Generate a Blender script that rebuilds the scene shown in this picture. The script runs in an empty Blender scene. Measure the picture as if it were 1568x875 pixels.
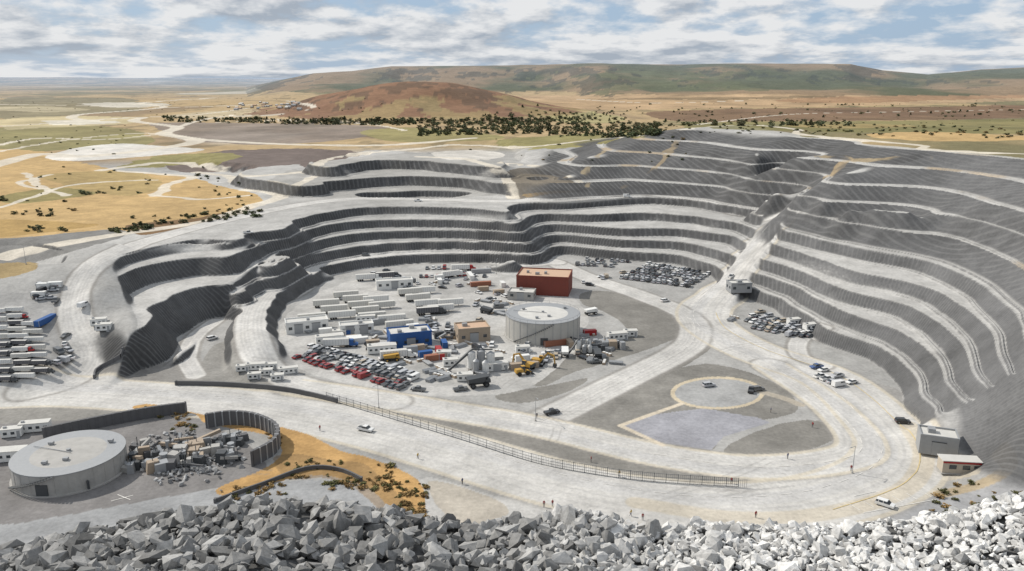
import bpy, bmesh, math, random
import numpy as np
from mathutils import Vector, Matrix
random.seed(7); np.random.seed(7); rng=np.random.default_rng(7)
D=bpy.data; scn=bpy.context.scene
F=1219.6; TH0=math.radians(14.6); CT,ST=math.cos(TH0),math.sin(TH0); H=90.0
# ---------------- camera
cam=D.cameras.new("camera"); cam.lens=28; cam.sensor_width=36; cam.clip_start=1; cam.clip_end=80000
co=D.objects.new("camera",cam); scn.collection.objects.link(co); co.location=(0,0,H); co.rotation_euler=(math.radians(75.4),0,0)
scn.camera=co
scn.view_settings.view_transform='Standard'; scn.view_settings.look='None'; scn.view_settings.exposure=0
# ---------------- helpers
def sm(a,b,x):
    t=np.clip((x-a)/(b-a),0,1); return t*t*(3-2*t)
def ray(u,v):
    xc=(np.asarray(u,float)-784)/F; yc=(437.5-np.asarray(v,float))/F
    return xc, CT+yc*ST, -ST+yc*CT
def Wp(u,v,z):
    a,b,c=ray(u,v); t=(z-H)/c; return a*t,b*t
_lat=np.random.default_rng(3).random((256,256)).astype(np.float32)
def vn(x,y):
    xi=np.floor(x).astype(np.int64); yi=np.floor(y).astype(np.int64)
    fx=(x-xi).astype(np.float32); fy=(y-yi).astype(np.float32); fx=fx*fx*(3-2*fx); fy=fy*fy*(3-2*fy)
    a=_lat[xi&255,yi&255]; b=_lat[(xi+1)&255,yi&255]; c=_lat[xi&255,(yi+1)&255]; d=_lat[(xi+1)&255,(yi+1)&255]
    return (a*(1-fx)+b*fx)*(1-fy)+(c*(1-fx)+d*fx)*fy
def fbm(x,y,o=3):
    s=0;a=1;t=0
    for i in range(o):
        s=s+a*(vn(x*2**i+17.3*i,y*2**i+9.1*i)-.5); t+=a; a*=.5
    return s/t*2
def catm(P,closed=False,n=6):
    P=np.array(P,float); N=len(P); out=[]
    segs=N if closed else N-1
    for i in range(segs):
        if closed: p0,p1,p2,p3=P[(i-1)%N],P[i],P[(i+1)%N],P[(i+2)%N]
        else: p0,p1,p2,p3=P[max(i-1,0)],P[i],P[i+1],P[min(i+2,N-1)]
        for k in range(n):
            t=k/n
            out.append(.5*((2*p1)+(-p0+p2)*t+(2*p0-5*p1+4*p2-p3)*t*t+(-p0+3*p1-3*p2+p3)*t**3))
    if not closed: out.append(P[-1])
    return np.array(out)
# ---------------- surveyed heights (contour crests)
C=[]
def ct(z,pts,dens=2):
    q=catm(pts,False,dens) if len(pts)>2 else np.array(pts,float)
    for p in q: C.append((p[0],p[1],z))
def sp(*pts):
    for p in pts: C.append(p)
ct(0,[(440,535),(428,505),(436,478),(462,452),(505,431),(560,417),(640,410),(720,409),(800,408)])
ct(5.6,[(415,520),(406,490),(412,465),(435,440),(475,419),(530,405),(600,395),(700,392),(790,394)])
ct(5.8,[(372,515),(370,480),(384,452),(412,428),(460,408),(530,393),(600,384),(700,381),(790,384)])
ct(1.5,[(235,562),(288,552),(308,515),(330,495),(348,482)])
ct(11.6,[(222,502),(262,460),(310,439),(362,438)],2)
ct(9.2,[(385,434),(420,410),(460,394),(530,380),(620,371),(720,370),(800,374)])
ct(13.7,[(310,424),(350,422),(395,408),(430,394),(470,372),(540,357),(620,352),(720,352),(800,357)])
ct(12.2,[(185,480),(222,460),(258,440)])
ct(18.5,[(150,440),(200,414),(250,402),(320,393),(400,391),(425,378),(460,352),(530,338),(620,334),(720,336),(780,342)])
ct(22.8,[(150,403),(200,384),(260,370),(340,360),(415,368),(440,350),(470,332),(540,318),(620,314),(720,316),(780,324)])
ct(23.8,[(180,368),(300,347),(400,330),(480,312),(600,303),(720,303),(790,305)],1)
ct(0,[(850,402),(870,398),(880,412)],1)
ct(1,[(900,405),(950,408),(1010,428),(1080,432),(1000,400),(940,396)],1)
ct(4.5,[(800,391),(840,379),(880,377),(940,384),(1000,389),(1050,392),(1095,405),(1112,418)],1)
ct(9,[(800,375),(850,359),(900,362),(960,367),(1040,370),(1115,388)])
ct(13.5,[(850,343),(900,346),(960,350),(1040,350),(1130,363)])
ct(18,[(850,327),(900,328),(960,326),(1040,330),(1140,343)])
ct(22.5,[(850,310),(920,305),(1000,302),(1080,309),(1165,322)])
sp((1080,470,0),(1098,445,3),(1130,405,9),(1160,370,15),(1190,338,21),(1092,470,0),(1112,448,3),(1145,405,9.5),(1175,372,15.5),(1200,322,23),(1180,300,25))
ct(0,[(1100,475),(1150,482),(1215,500),(1245,535),(1230,560),(1290,592),(1375,608)],1)
ct(4.5,[(1125,432),(1200,456),(1270,505),(1350,530),(1400,570),(1408,605)])
ct(9,[(1142,414),(1200,432),(1290,475),(1390,515),(1440,560),(1450,610)])
ct(13.5,[(1160,394),(1220,412),(1300,445),(1400,470),(1470,520),(1495,580)])
ct(18,[(1180,372),(1240,392),(1320,417),(1410,437),(1500,490),(1540,560)])
ct(22.5,[(1195,352),(1260,368),(1340,385),(1420,400),(1510,440),(1568,500)])
ct(27,[(1215,335),(1280,345),(1360,362),(1440,375),(1520,405),(1600,460)])
ct(31.5,[(1210,312),(1270,325),(1360,335),(1440,345),(1520,370),(1600,410)])
ct(39.5,[(1190,280),(1260,297),(1340,308),(1440,314),(1540,332),(1600,352)])
ct(47.5,[(1290,262),(1420,264),(1540,280),(1600,300)])
ct(27,[(880,288),(1000,287),(1100,294)]); ct(31.5,[(860,270),(960,268),(1040,274),(1110,280)])
ct(39.5,[(900,243),(960,242),(1030,247),(1100,253),(1160,266)]); ct(47.5,[(970,218),(1040,220),(1100,227),(1170,238),(1230,247)])
ct(55.3,[(1040,199),(1150,197),(1230,211),(1400,229),(1550,242),(1620,250)])
sp((1150,193,56),(1250,205,56),(1400,222,56),(1500,230,56),(1640,238,55),(960,208,47),(880,225,36),(840,250,31),(820,280,26),(1650,300,52),(1700,400,42),(1700,520,30),(1700,620,20),(1700,700,12))
ct(21,[(560,300),(640,297),(720,299)],1)
ct(27,[(465,297),(500,284),(600,278),(700,278),(768,292)]); ct(31.5,[(480,275),(560,262),(640,260),(750,270)]); ct(36,[(510,254),(580,243),(680,248),(770,256)])
sp((400,300,23.5),(300,320,24),(100,345,23),(0,380,22),(0,300,24),(200,280,25),(400,255,29),(100,240,27),(500,235,34),(700,232,34),(-150,400,22),(-150,300,24),(800,235,33))
sp((140,420,19.5),(112,460,14),(118,500,9),(135,540,4),(100,580,1),(40,600,0),(0,455,15),(50,440,17),(0,520,8),(50,520,8),(60,570,4),(90,540,6),(-150,520,9),(-150,450,15),(80,400,21),(160,560,2),(195,512,11.5),(172,494,12))
sp((430,560,0),(600,470,0),(700,520,0),(850,480,0),(950,450,0),(1030,500,0),(950,560,0),(800,610,0),(650,610,0),(520,570,0),(390,560,2.5),(340,560,1),(330,530,1.5),(1050,465,0),(60,620,0),(200,610,0),(400,630,0),(600,700,0),(800,640,0),(900,760,0),(1100,700,0),(1150,770,0),(1300,700,0),(1350,640,0),(1150,560,0),(1090,510,0),(1260,640,0),(1000,640,0),(1100,600,0),(700,790,0),(400,730,0),(0,660,0),(0,740,0),(200,740,0),(0,830,0),(300,800,0),(-150,640,0),(-150,740,0),(1420,700,0),(1450,760,0),(1300,790,0),(1430,640,2),(1480,640,6),(1520,650,9),(1568,650,14),(1568,700,8),(1500,712,1),(1568,760,2),(1540,590,17),(1600,560,24))
C=np.array(C); cx,cy=Wp(C[:,0],C[:,1],C[:,2]); cz=C[:,2]
ex=[]
for a in np.linspace(-50,50,9):
    for rr,zz in ((1300,26),(2000,26)): ex.append((rr*math.sin(math.radians(a)),rr*math.cos(math.radians(a)),zz))
for a in (-60,-30,0,30,60):
    ex.append((110*math.sin(math.radians(a)),110*math.cos(math.radians(a)),0))
ex=np.array(ex); cx=np.r_[cx,ex[:,0]]; cy=np.r_[cy,ex[:,1]]; cz=np.r_[cz,ex[:,2]]
n=len(cx); cc=5.0
A=np.sqrt((cx[:,None]-cx)**2+(cy[:,None]-cy)**2+cc*cc)
A[np.arange(n),np.arange(n)]-=1.5
Pm=np.c_[np.ones(n),cx/500,cy/500]; M=np.zeros((n+3,n+3)); M[:n,:n]=A; M[:n,n:]=Pm; M[n:,:n]=Pm.T
sol=np.linalg.solve(M,np.r_[cz,0,0,0]); wgt=sol[:n].astype(np.float32); pc=sol[n:]
def rbf(x,y):
    s=(pc[0]+pc[1]*x/500+pc[2]*y/500).astype(np.float32); x=x.astype(np.float32); y=y.astype(np.float32)
    for i in range(n): s+=wgt[i]*np.sqrt((x-np.float32(cx[i]))**2+(y-np.float32(cy[i]))**2+cc*cc)
    return s
# ---------------- grid
R=np.r_[np.arange(22,130,1.5),np.arange(130,570,.6),np.arange(570,700,1.0),np.arange(700,900,2.0)]
far=[900.0]
while far[-1]<45000: far.append(far[-1]*1.012)
R=np.r_[R,far]; NR=len(R); NC=1250; TA=math.radians(40); T=np.linspace(-TA,TA,NC)
RR,TT=np.meshgrid(R,T,indexing='ij'); X=RR*np.sin(TT); Y=RR*np.cos(TT)
k=np.searchsorted(R,2000); kn=np.searchsorted(R,80)
zb=np.full(X.shape,26.0,np.float32)
zb[kn:k]=rbf(X[kn:k].ravel(),Y[kn:k].ravel()).reshape(k-kn,NC)
zb[:kn]=0
zb=np.clip(zb,-.5,58)
gr=np.gradient(zb,R,axis=0); gt=np.gradient(zb,T,axis=1)/RR; g=np.sqrt(gr**2+gt**2)
lobe=sm(-107,-113,X)*sm(345,325,Y)*(zb<22.4)
up=sm(12,16,zb)*(1-sm(53.5,55,zb))*(1-lobe)
zb=zb+up*(.5*fbm(X/42,Y/42,2)+.08*fbm(X/9,Y/9,2))*(1+sm(22,32,zb)*1.2)*(1-sm(800,1300,RR))
w=sm(1100,1900,RR); zb=zb*(1-w)+w*(26+2*fbm(X/500,Y/500,3))
L=np.array([-50,0,4.5,9,13.5,18,22.5,29,35.5,42,48.5,55,62,90.])
east=sm(21,24,zb)*sm(-10,25,X)*(RR<720)
bowl=sm(95,120,X)*(1-east)
def terr(L,steep):
    ni=np.clip(np.searchsorted(L,zb,side='right')-1,0,len(L)-2); h=L[ni+1]-L[ni]; f=(zb-L[ni])/h
    a_=np.clip(1-steep*np.maximum(g,.12),.3,.93)
    return ni,h,f,a_
ni,h,f,a_=terr(L,.80)
a_=a_*(1-east)+.24*east
a_=a_*(1-bowl)+np.clip(1-1.0*np.maximum(g,.12),.35,.9)*bowl
wf=np.clip(.9*np.maximum(g,.05)/h,.015,.12)
berm=.75*np.exp(-((f-(a_-wf))/wf)**2*1.5)*sm(.1,.2,g)*(ni>1)
st=L[ni]+h*np.clip((f-a_)/(1-a_),0,1)+.2*f
L2=np.array([-50,0,11.6,18.6,22.5,60,90.])
ni2,h2,f2,a2=terr(L2,.5)
a2=np.clip(a2,.60,.75); st2=L2[ni2]+h2*np.clip((f2-a2)/(1-a2),0,1)+.1*f2
st=st*(1-lobe)+st2*lobe; berm=berm*(1-lobe)
st=np.where(zb<0,zb*.1,st)
def pip(px,py,poly):
    ins=np.zeros(px.shape,bool); x1,y1=poly[-1]
    for x2,y2 in poly:
        c=((y2>py)!=(y1>py))
        if y1!=y2: ins^= c & (px<(x1-x2)*(py-y2)/(y1-y2)+x2)
        x1,y1=x2,y2
    return ins
def dist_line(px,py,pl):
    d=np.full(px.shape,1e9)
    for (x1,y1),(x2,y2) in zip(pl[:-1],pl[1:]):
        dx,dy=x2-x1,y2-y1; t=np.clip(((px-x1)*dx+(py-y1)*dy)/(dx*dx+dy*dy+1e-9),0,1)
        d=np.minimum(d,np.hypot(px-x1-t*dx,py-y1-t*dy))
    return d
tm=1-sm(660,740,RR)
tm=tm*(1-sm(55.2,56.2,zb))
def wl(pts): return [Wp(*p) for p in pts]
ramp=wl([(1078,480,0),(1105,447,3),(1138,405,9),(1168,370,15),(1198,335,21.5)])
wroad=wl([(150,385,22.5),(125,425,19),(112,460,14),(118,500,9),(135,540,4),(110,585,1),(40,602,0)])
wpad=wl([(-200,440,16),(-60,470,13),(20,480,12),(20,540,7),(-80,560,5)])
eroad=wl([(1600,640,16),(1500,655,8),(1450,690,1),(1560,740,3)])
ringtail=wl([(390,515,5.5),(392,545,3.5),(420,572,1),(450,590,0)])
for pl,ww in ((ramp,6),(wroad,9),(wpad,34),(eroad,12),(ringtail,7)):
    d=dist_line(X,Y,pl); tm=tm*sm(ww,ww+4,d)
west=sm(-250,-330,X); tm=tm*(1-west)
Z=zb*(1-tm)+(st+berm)*tm
facem=east*sm(0,.10,f-a_)*sm(.08,.16,g)*tm
uu=784+1260*X/np.maximum(Y,1)
def elev(v): return np.arctan((437.5-v)/F)-TH0
UV=np.array([(0,150),(300,150),(370,141),(400,131),(440,121),(480,113),(540,109),(600,102),(700,101),(900,99),(1150,99),(1300,101),(1350,109),(1420,115),(1500,108),(1568,106),(1800,106)])
vt=np.interp(uu,UV[:,0],UV[:,1]); top=90+4300*np.tan(elev(vt))-26
rav=fbm(X/420,Y/900,4)
prof=sm(2500,4300,RR+rav*560); Z=Z+np.maximum(top,0)*(prof-.10*prof*(1-prof)*4*np.maximum(rav,0))*(1-sm(5200,9000,RR))
Z+=26*np.exp(-((X-1100)/700)**2-((Y-2500)/260)**2)
Z+=sm(1900,2600,RR)*(1-prof)*9*fbm(X/260,Y/420,4)*(1-sm(6000,9000,RR))
hx,hy=(640-784)/1260*1560,1560
dd=np.hypot((X-hx)/1.0,(Y-hy)/1.25)/(265+40*fbm(X/90,Y/90,3)); Z+=np.where(dd<1.25,58*np.exp(-(dd*1.25)**2.2)+2*fbm(X/40,Y/60,3)*(1.25-dd),0)
Z+=sm(9000,14000,RR)*(34+38*fbm(X/3500,Y/5000,4))*(1+.5*sm(600,300,uu))
PU=np.array([(-300,850),(0,828),(60,818),(110,805),(180,785),(250,772),(330,766),(430,752),(520,762),(600,770),(660,782),(720,796),(790,786),(850,778),(900,773),(945,790),(1000,802),(1100,800),(1200,797),(1300,797),(1400,790),(1480,776),(1568,752),(1900,720)])
def pile(x,y):
    u=784+F*x/69.; v=np.interp(u,PU[:,0],PU[:,1])+13-7*sm(700,1000,u)
    a,b,c=ray(u*0+784,v); zc=90+62*c/b
    return np.where(y<62,zc+(62-y)*.13+.6*fbm(x/3.5,y/3.5,2),zc-(y-62)*.80-.3)
PZ=np.where(Y<150,pile(X,Y),-50)-.5
Z=np.maximum(Z,PZ); onpile=(PZ>=Z-1e-4)
Z=Z+.05*fbm(X/2.5,Y/2.5,2)*(RR<560)
gr=np.gradient(Z,R,axis=0); gt=np.gradient(Z,T,axis=1)/RR; slope=np.sqrt(gr**2+gt**2)
def samp(arr,x,y):
    x=np.asarray(x,float); y=np.asarray(y,float)
    r=np.hypot(x,y); t=np.arctan2(x,y); fi=np.clip(np.interp(r,R,np.arange(NR)),0,NR-1.001); fj=np.clip((t+TA)/(2*TA)*(NC-1),0,NC-1.001)
    i=fi.astype(int); j=fj.astype(int); a=fi-i; b=fj-j
    return (arr[i,j]*(1-b)+arr[i,j+1]*b)*(1-a)+(arr[i+1,j]*(1-b)+arr[i+1,j+1]*b)*a
ts=np.geomspace(120,30000,1400)
def G(u,v):
    u=np.atleast_1d(np.asarray(u,float)); v=np.atleast_1d(np.asarray(v,float)); a,b,c=ray(u,v)
    ox=np.zeros(len(u)); oy=np.zeros(len(u))
    for s in range(0,len(u),400):
        aa,bb,c2=a[s:s+400,None],b[s:s+400,None],c[s:s+400,None]
        px=aa*ts; py=bb*ts; pz=H+c2*ts; hit=pz<samp(Z,px,py); hit[:,-1]=True
        i=np.argmax(hit,1); i=np.maximum(i,1); t1=ts[i]; t0=ts[i-1]
        for _ in range(12):
            tmid=(t0+t1)/2; hh=(H+c[s:s+400]*tmid)<samp(Z,a[s:s+400]*tmid,b[s:s+400]*tmid)
            t1=np.where(hh,tmid,t1); t0=np.where(hh,t0,tmid)
        ox[s:s+400]=a[s:s+400]*t1; oy[s:s+400]=b[s:s+400]*t1
    return ox,oy
def g1(u,v):
    x,y=G([u],[v]); return float(x[0]),float(y[0])
# ---------------- ground colour map
Xf=X.ravel(); Yf=Y.ravel(); Rf=RR.ravel(); uf=uu.ravel(); Zf=Z.ravel()
col=np.zeros((Xf.size,3),np.float32)
N1=fbm(Xf/14,Yf/14,3); N2=fbm(Xf/60+50,Yf/60,3); N3=fbm(Xf/3.5,Yf/3.5,2)
base=.40+.06*N2+.04*N1
col[:]=np.c_[base,base*.985,base*.95]
jx=N1*1.0; jy=fbm(Xf/14+99,Yf/14+31,3)
NF=fbm(Xf/260,Yf/500,4); NG=fbm(Xf/900+7,Yf/1500+3,4)
def blend(idx,c,al):
    c=np.asarray(c,np.float32); col[idx]=col[idx]*(1-al[:,None])+c*al[:,None]
plain=np.maximum(sm(660,720,Rf),sm(55.1,55.8,zb.ravel())*(Xf>60))
NM=fbm(Xf/60,Yf/60,3)
mixf=sm(-.5,.15,NF+NG*.8+.5*NM)[:,None]
pc_=np.array([.21,.185,.10])*(1-mixf)+np.array([.46,.34,.19])*mixf
dk=sm(.1,.45,fbm(Xf/150+40,Yf/300+9,5))[:,None]*.6; pc_=pc_*(1-dk)+np.array([.19,.14,.10])*dk
sp2=sm(.25,.4,fbm(Xf/30+4,Yf/60+2,3)+.4*NF)[:,None]*.45; pc_=pc_*(1-sp2)+np.array([.11,.10,.06])*sp2
pl2=sm(.35,.45,fbm(Xf/420+71,Yf/900+12,4))[:,None]*.7*(uf<760)[:,None]; pc_=pc_*(1-pl2)+np.array([.62,.56,.46])*pl2
col=(col*(1-plain[:,None])+pc_*plain[:,None]).astype(np.float32)
NFx=fbm(Xf/70,Yf/110,4); NFy=fbm(Xf/70+9,Yf/110+77,4)
def region(mask,c,al):
    idx=np.nonzero(mask)[0]; blend(idx,np.array(c)[None]*(1+.2*NFx[idx][:,None]),np.full(len(idx),al,np.float32) if np.isscalar(al) else al[idx].astype(np.float32))
tr_=(tm.ravel()>.5)&(Zf>3)&(Rf<640); region(tr_,(.49,.48,.46),.75)
def poly(pts,c,al=1.0,jit=None,smooth=True,var=.12):
    q=catm(pts,True,5) if smooth else np.array(pts,float)
    x,y=G(q[:,0],q[:,1]); P=list(zip(x,y))
    rr=np.hypot(x,y).mean(); j=jit if jit is not None else rr*.012
    idx=np.nonzero((Xf>x.min()-j*2)&(Xf<x.max()+j*2)&(Yf>y.min()-j*2)&(Yf<y.max()+j*2))[0]
    if rr<700: ax,ay=jx[idx],jy[idx]
    else: ax,ay=NFx[idx]+.4*NM[idx],NFy[idx]
    ins=pip(Xf[idx]+ax*j,Yf[idx]+ay*j,P); idx=idx[ins]
    if rr>700: var*=2.2
    nz=(N1 if rr<700 else NFx+NM)[idx]+.6*N3[idx]*(rr<700)
    cc_=np.array(c)[None]*(1+var*nz[:,None])
    if rr>700: al=al*.85
    col[idx]=col[idx]*(1-al)+cc_.astype(np.float32)*al
def stroke(pts,wd,c,al=1.0,edge=.35,off=0,jit=0,patch=0):
    q=catm(pts,False,6); x,y=G(q[:,0],q[:,1])
    if off:
        dx=np.gradient(x); dy=np.gradient(y); l=np.hypot(dx,dy)+1e-6; x=x-dy/l*off; y=y+dx/l*off
    idx=np.nonzero((Xf>x.min()-wd*2)&(Xf<x.max()+wd*2)&(Yf>y.min()-wd*2)&(Yf<y.max()+wd*2))[0]
    px,py=Xf[idx],Yf[idx]
    if jit: px=px+(NFx if wd>9 else NFx*.4+N1)[idx]*jit; py=py+(NFy if wd>9 else NFy*.4+jy)[idx]*jit
    d=np.full(len(idx),1e9)
    for i in range(len(x)-1):
        if abs(x[i]-x[i+1])+abs(y[i]-y[i+1])>900: continue
        x1,y1,x2,y2=x[i],y[i],x[i+1],y[i+1]
        mm=np.nonzero((px>min(x1,x2)-wd*1.6)&(px<max(x1,x2)+wd*1.6)&(py>min(y1,y2)-wd*1.6)&(py<max(y1,y2)+wd*1.6))[0]
        if not len(mm): continue
        dx,dy=x2-x1,y2-y1; t=np.clip(((px[mm]-x1)*dx+(py[mm]-y1)*dy)/(dx*dx+dy*dy+1e-9),0,1)
        d[mm]=np.minimum(d[mm],np.hypot(px[mm]-x1-t*dx,py[mm]-y1-t*dy))
    e=max(edge,wd*.12); m=d<wd+e; idx=idx[m]; al_=al*(1-sm(wd/2-e*.5,wd/2+e*.5,d[m]))
    if patch: al_=al_*sm(-.3,.2,N1[idx]+N2[idx])
    blend(idx,np.array(c)[None]*(1+.06*N1[idx][:,None]),al_.astype(np.float32))
OCH=(.52,.36,.17); LIL=(.24,.20,.175); PALE=(.70,.64,.54); GRV=(.245,.235,.215); LROAD=(.62,.605,.575)
poly([(-40,200),(120,192),(220,205),(225,222),(100,230),(-40,232)],(.25,.23,.10))
poly([(-40,232),(60,232),(130,250),(200,275),(120,300),(0,300),(-60,280)],OCH)
poly([(230,190),(330,188),(560,192),(580,200),(520,215),(400,222),(300,218),(250,205)],LIL)
poly([(560,200),(640,196),(760,208),(740,216),(620,218),(570,212)],(.29,.26,.11))
poly([(300,236),(420,228),(540,232),(520,245),(400,256),(300,264),(250,256)],(.18,.145,.13))
poly([(240,240),(330,234),(370,238),(330,250),(240,256),(170,258)],(.28,.25,.11))
poly([(70,240),(110,228),(190,220),(260,225),(300,232),(200,242),(110,247)],(.74,.72,.68))
poly([(0,152),(120,150),(200,152),(220,168),(120,176),(0,182)],(.22,.20,.13))
poly([(0,184),(100,178),(200,180),(190,190),(60,196),(0,198)],(.54,.46,.28))
poly([(-40,166),(60,163),(140,168),(60,172)],(.46,.40,.27))
poly([(120,160),(180,157),(260,160),(200,165)],(.62,.58,.5)); poly([(60,186),(140,184),(180,188),(90,192)],(.68,.64,.55))
poly([(300,172),(400,168),(430,176),(330,182),(250,180)],(.50,.42,.28))
poly([(760,150),(900,145),(1200,140),(1568,132),(1640,150),(1400,160),(1100,166),(900,168),(800,162)],(.46,.32,.19))
poly([(900,152),(1100,149),(1300,148),(1100,153)],(.22,.16,.09)); poly([(1200,152),(1568,142),(1640,146),(1300,158)],(.33,.20,.11))
poly([(1000,172),(1200,166),(1400,164),(1640,162),(1640,178),(1400,184),(1200,186),(1040,186)],(.18,.11,.07))
poly([(1060,188),(1300,186),(1640,184),(1640,205),(1450,205),(1250,202),(1060,196)],(.22,.20,.085))
poly([(1330,205),(1450,203),(1600,212),(1500,216),(1380,214)],OCH); poly([(1200,192),(1330,190),(1400,194),(1280,197)],(.38,.29,.13))
poly([(820,170),(900,172),(960,182),(900,190),(840,184)],(.40,.36,.18))
poly([(760,215),(900,205),(1000,205),(960,215),(860,228),(770,226)],(.28,.25,.11))
hill=(Rf>2500)&(Rf<6500)&(Zf>42)
ng=sm(-.3,.25,fbm(Xf/300,Yf/350,5))
idx=np.nonzero(hill)[0]; cH=np.array([.10,.11,.06])[None]*(1-ng[idx][:,None])+np.array([.28,.20,.12])[None]*ng[idx][:,None]
blend(idx,cH,np.full(len(idx),.95,np.float32))
region((Rf>2600)&(Rf<4600)&(uf>780)&(uf<1180)&(NFy+NF>-.1)&(Zf<120)&(Zf>36),(.13,.14,.07),.7)
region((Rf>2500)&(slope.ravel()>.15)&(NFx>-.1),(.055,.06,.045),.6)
dcone=dd.ravel(); region((dcone<1.15)&(Rf<2200),(.22,.115,.075),.85)
region((dcone<.95)&(Rf<2200)&(fbm(Xf/25,Yf/45,3)>.12),(.10,.075,.055),.6)
region((dcone<1.2)&(dcone>.6)&(NFx>.1)&(Yf<hy),(.34,.27,.13),.6)
hz=(1-np.exp(-np.maximum(Rf-2200,0)/9000)); blend(np.arange(len(Rf)),np.array([.33,.44,.60])[None],hz.astype(np.float32)*.85)  # aerial haze painted into far terrain colours, bluer with distance
poly([(-60,300),(60,284),(160,272),(260,266),(340,285),(392,298),(385,320),(270,345),(180,356),(100,358),(-60,372)],OCH,jit=4)
poly([(-60,340),(60,338),(150,345),(60,358),(-60,366)],(.42,.28,.11),jit=3)
poly([(0,300),(80,288),(160,292),(100,305),(20,312)],(.28,.235,.10),jit=4)
poly([(60,270),(150,262),(220,266),(250,285),(200,300),(120,290)],(.42,.31,.14),jit=4)
poly([(195,345),(290,335),(370,322),(395,318),(330,342),(250,356),(210,360)],(.20,.125,.065),jit=3)
poly([(-60,372),(60,362),(170,352),(190,362),(110,385),(60,400),(-60,412)],(.23,.225,.215),jit=3)
poly([(-60,412),(40,402),(60,410),(20,425),(-60,432)],(.36,.27,.14),jit=3)
poly([(430,265),(560,240),(700,232),(800,235),(780,262),(760,300),(450,300)],(.34,.33,.31),al=.6,jit=4)
poly([(660,235),(720,230),(770,235),(760,243),(690,245)],(.62,.59,.54),jit=2)
poly([(780,262),(820,258),(870,275),(905,297),(860,305),(800,305),(770,290)],(.22,.19,.15),jit=3)
poly([(800,298),(850,292),(915,296),(905,303),(860,306)],OCH,jit=2)
for p,wd in (([(-40,262),(40,240),(70,236),(130,240),(240,228),(300,216),(250,205),(270,195),(205,186),(215,180),(130,184),(120,176),(250,165),(215,158),(330,150)],18),
 ([(250,205),(330,216),(480,222),(600,222),(720,212)],12),([(300,264),(380,270),(470,262),(500,245),(560,235),(640,228)],8),([(-40,196),(60,190),(130,184)],12),([(0,222),(60,212),(160,214),(250,205)],7),([(330,188),(450,184),(560,190),(620,200)],7),([(270,195),(330,180),(420,176),(480,165),(440,155)],10),([(0,160),(120,162),(250,165),(400,160)],16),([(215,180),(300,176),(380,166)],10),
 ([(380,290),(410,286),(430,300),(390,315),(330,335),(230,352),(100,372),(0,395)],9),([(240,300),(265,280),(300,272),(265,268),(180,262)],7),([(0,318),(60,300),(120,282),(240,276)],4),([(40,265),(60,285),(100,300)],5),([(240,300),(310,305),(380,300)],4),([(150,262),(250,250),(350,258)],6),
 ([(430,300),(450,285),(500,262)],6),([(640,228),(700,222),(800,226),(900,215),(1000,206),(1060,196)],6),([(1060,196),(1150,192),(1215,198),(1240,208),(1400,222),(1430,230),(1568,236)],5),([(1060,192),(1200,176),(1350,172),(1568,168)],7),([(880,152),(1000,158),(1150,154)],12),
 ([(770,250),(830,256),(880,275),(920,298)],5),([(790,305),(780,285),(765,262),(720,245),(640,240)],7),([(0,232),(100,215),(200,205),(250,205)],7),([(60,290),(30,280),(80,268)],4)):
    stroke(p,wd,PALE,.85,jit=3)
# quarry surfaces
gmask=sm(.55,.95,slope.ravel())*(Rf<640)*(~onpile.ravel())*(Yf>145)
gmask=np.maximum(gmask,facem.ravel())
poly([(440,592),(600,617),(780,652),(930,678),(1145,737),(1135,748),(900,722),(800,700),(600,647),(450,607)],GRV,jit=1.2)
poly([(855,632),(870,615),(950,590),(1080,558),(1180,585),(1222,620),(1205,638),(1120,655),(1090,692),(1020,695),(950,670),(870,645)],GRV,jit=1.5,var=.25)
poly([(1110,690),(1150,665),(1230,645),(1280,655),(1275,675),(1200,698),(1140,698)],GRV,jit=1)
poly([(950,650),(1000,635),(1080,625),(1160,640),(1180,648),(1110,668),(1090,690),(1010,680)],(.36,.36,.39),jit=.5,smooth=False)
poly([(895,447),(960,452),(1025,480),(1040,500),(1030,520),(960,545),(880,570),(830,590),(790,575),(880,545),(960,510),(930,480),(890,465)],GRV,jit=1.5)
poly([(1000,568),(1050,535),(1088,522),(1085,538),(1040,565),(1010,575)],GRV,jit=.8)
poly([(760,605),(850,588),(900,580),(870,600),(800,618)],GRV,jit=1)
poly([(150,570),(190,555),(260,552),(380,578),(400,592),(280,590),(170,588)],(.26,.25,.235),jit=1.2)
poly([(305,575),(325,530),(360,525),(375,550),(430,590),(360,588)],(.30,.29,.27),jit=1.5)
poly([(0,612),(90,610),(190,625),(120,645),(60,650),(0,650)],(.28,.27,.25),jit=1.5)
poly([(-60,795),(200,745),(330,752),(450,735),(560,750),(620,800),(300,850),(-60,900)],(.36,.365,.37),jit=.6)
poly([(0,650),(200,640),(300,640),(400,700),(380,735),(200,770),(-60,800),(-60,650)],(.24,.23,.225),jit=1)
poly([(640,735),(760,760),(960,790),(900,840),(650,840)],(.50,.49,.47),jit=1)
poly([(655,738),(760,765),(775,790),(700,800)],(.46,.42,.36),jit=1)
poly([(975,768),(1150,782),(1380,765),(1568,725),(1640,740),(1600,850),(950,850)],(.38,.38,.385),jit=.5)
poly([(1360,745),(1460,735),(1500,725),(1480,700),(1400,660),(1390,700)],(.56,.51,.42),jit=1)
poly([(1060,470),(1130,440),(1210,470),(1270,520),(1290,570),(1200,545),(1110,510)],(.38,.375,.36),jit=1)
poly([(1235,560),(1300,580),(1380,600),(1420,660),(1380,640),(1290,600)],(.34,.33,.315),jit=1)
poly([(1400,610),(1500,560),(1640,520),(1640,720),(1540,720),(1480,690),(1440,640)],(.40,.395,.385),jit=2,var=.15)
poly([(-60,455),(40,450),(110,470),(120,520),(130,560),(60,585),(-60,590)],(.38,.375,.365),jit=1)
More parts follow.
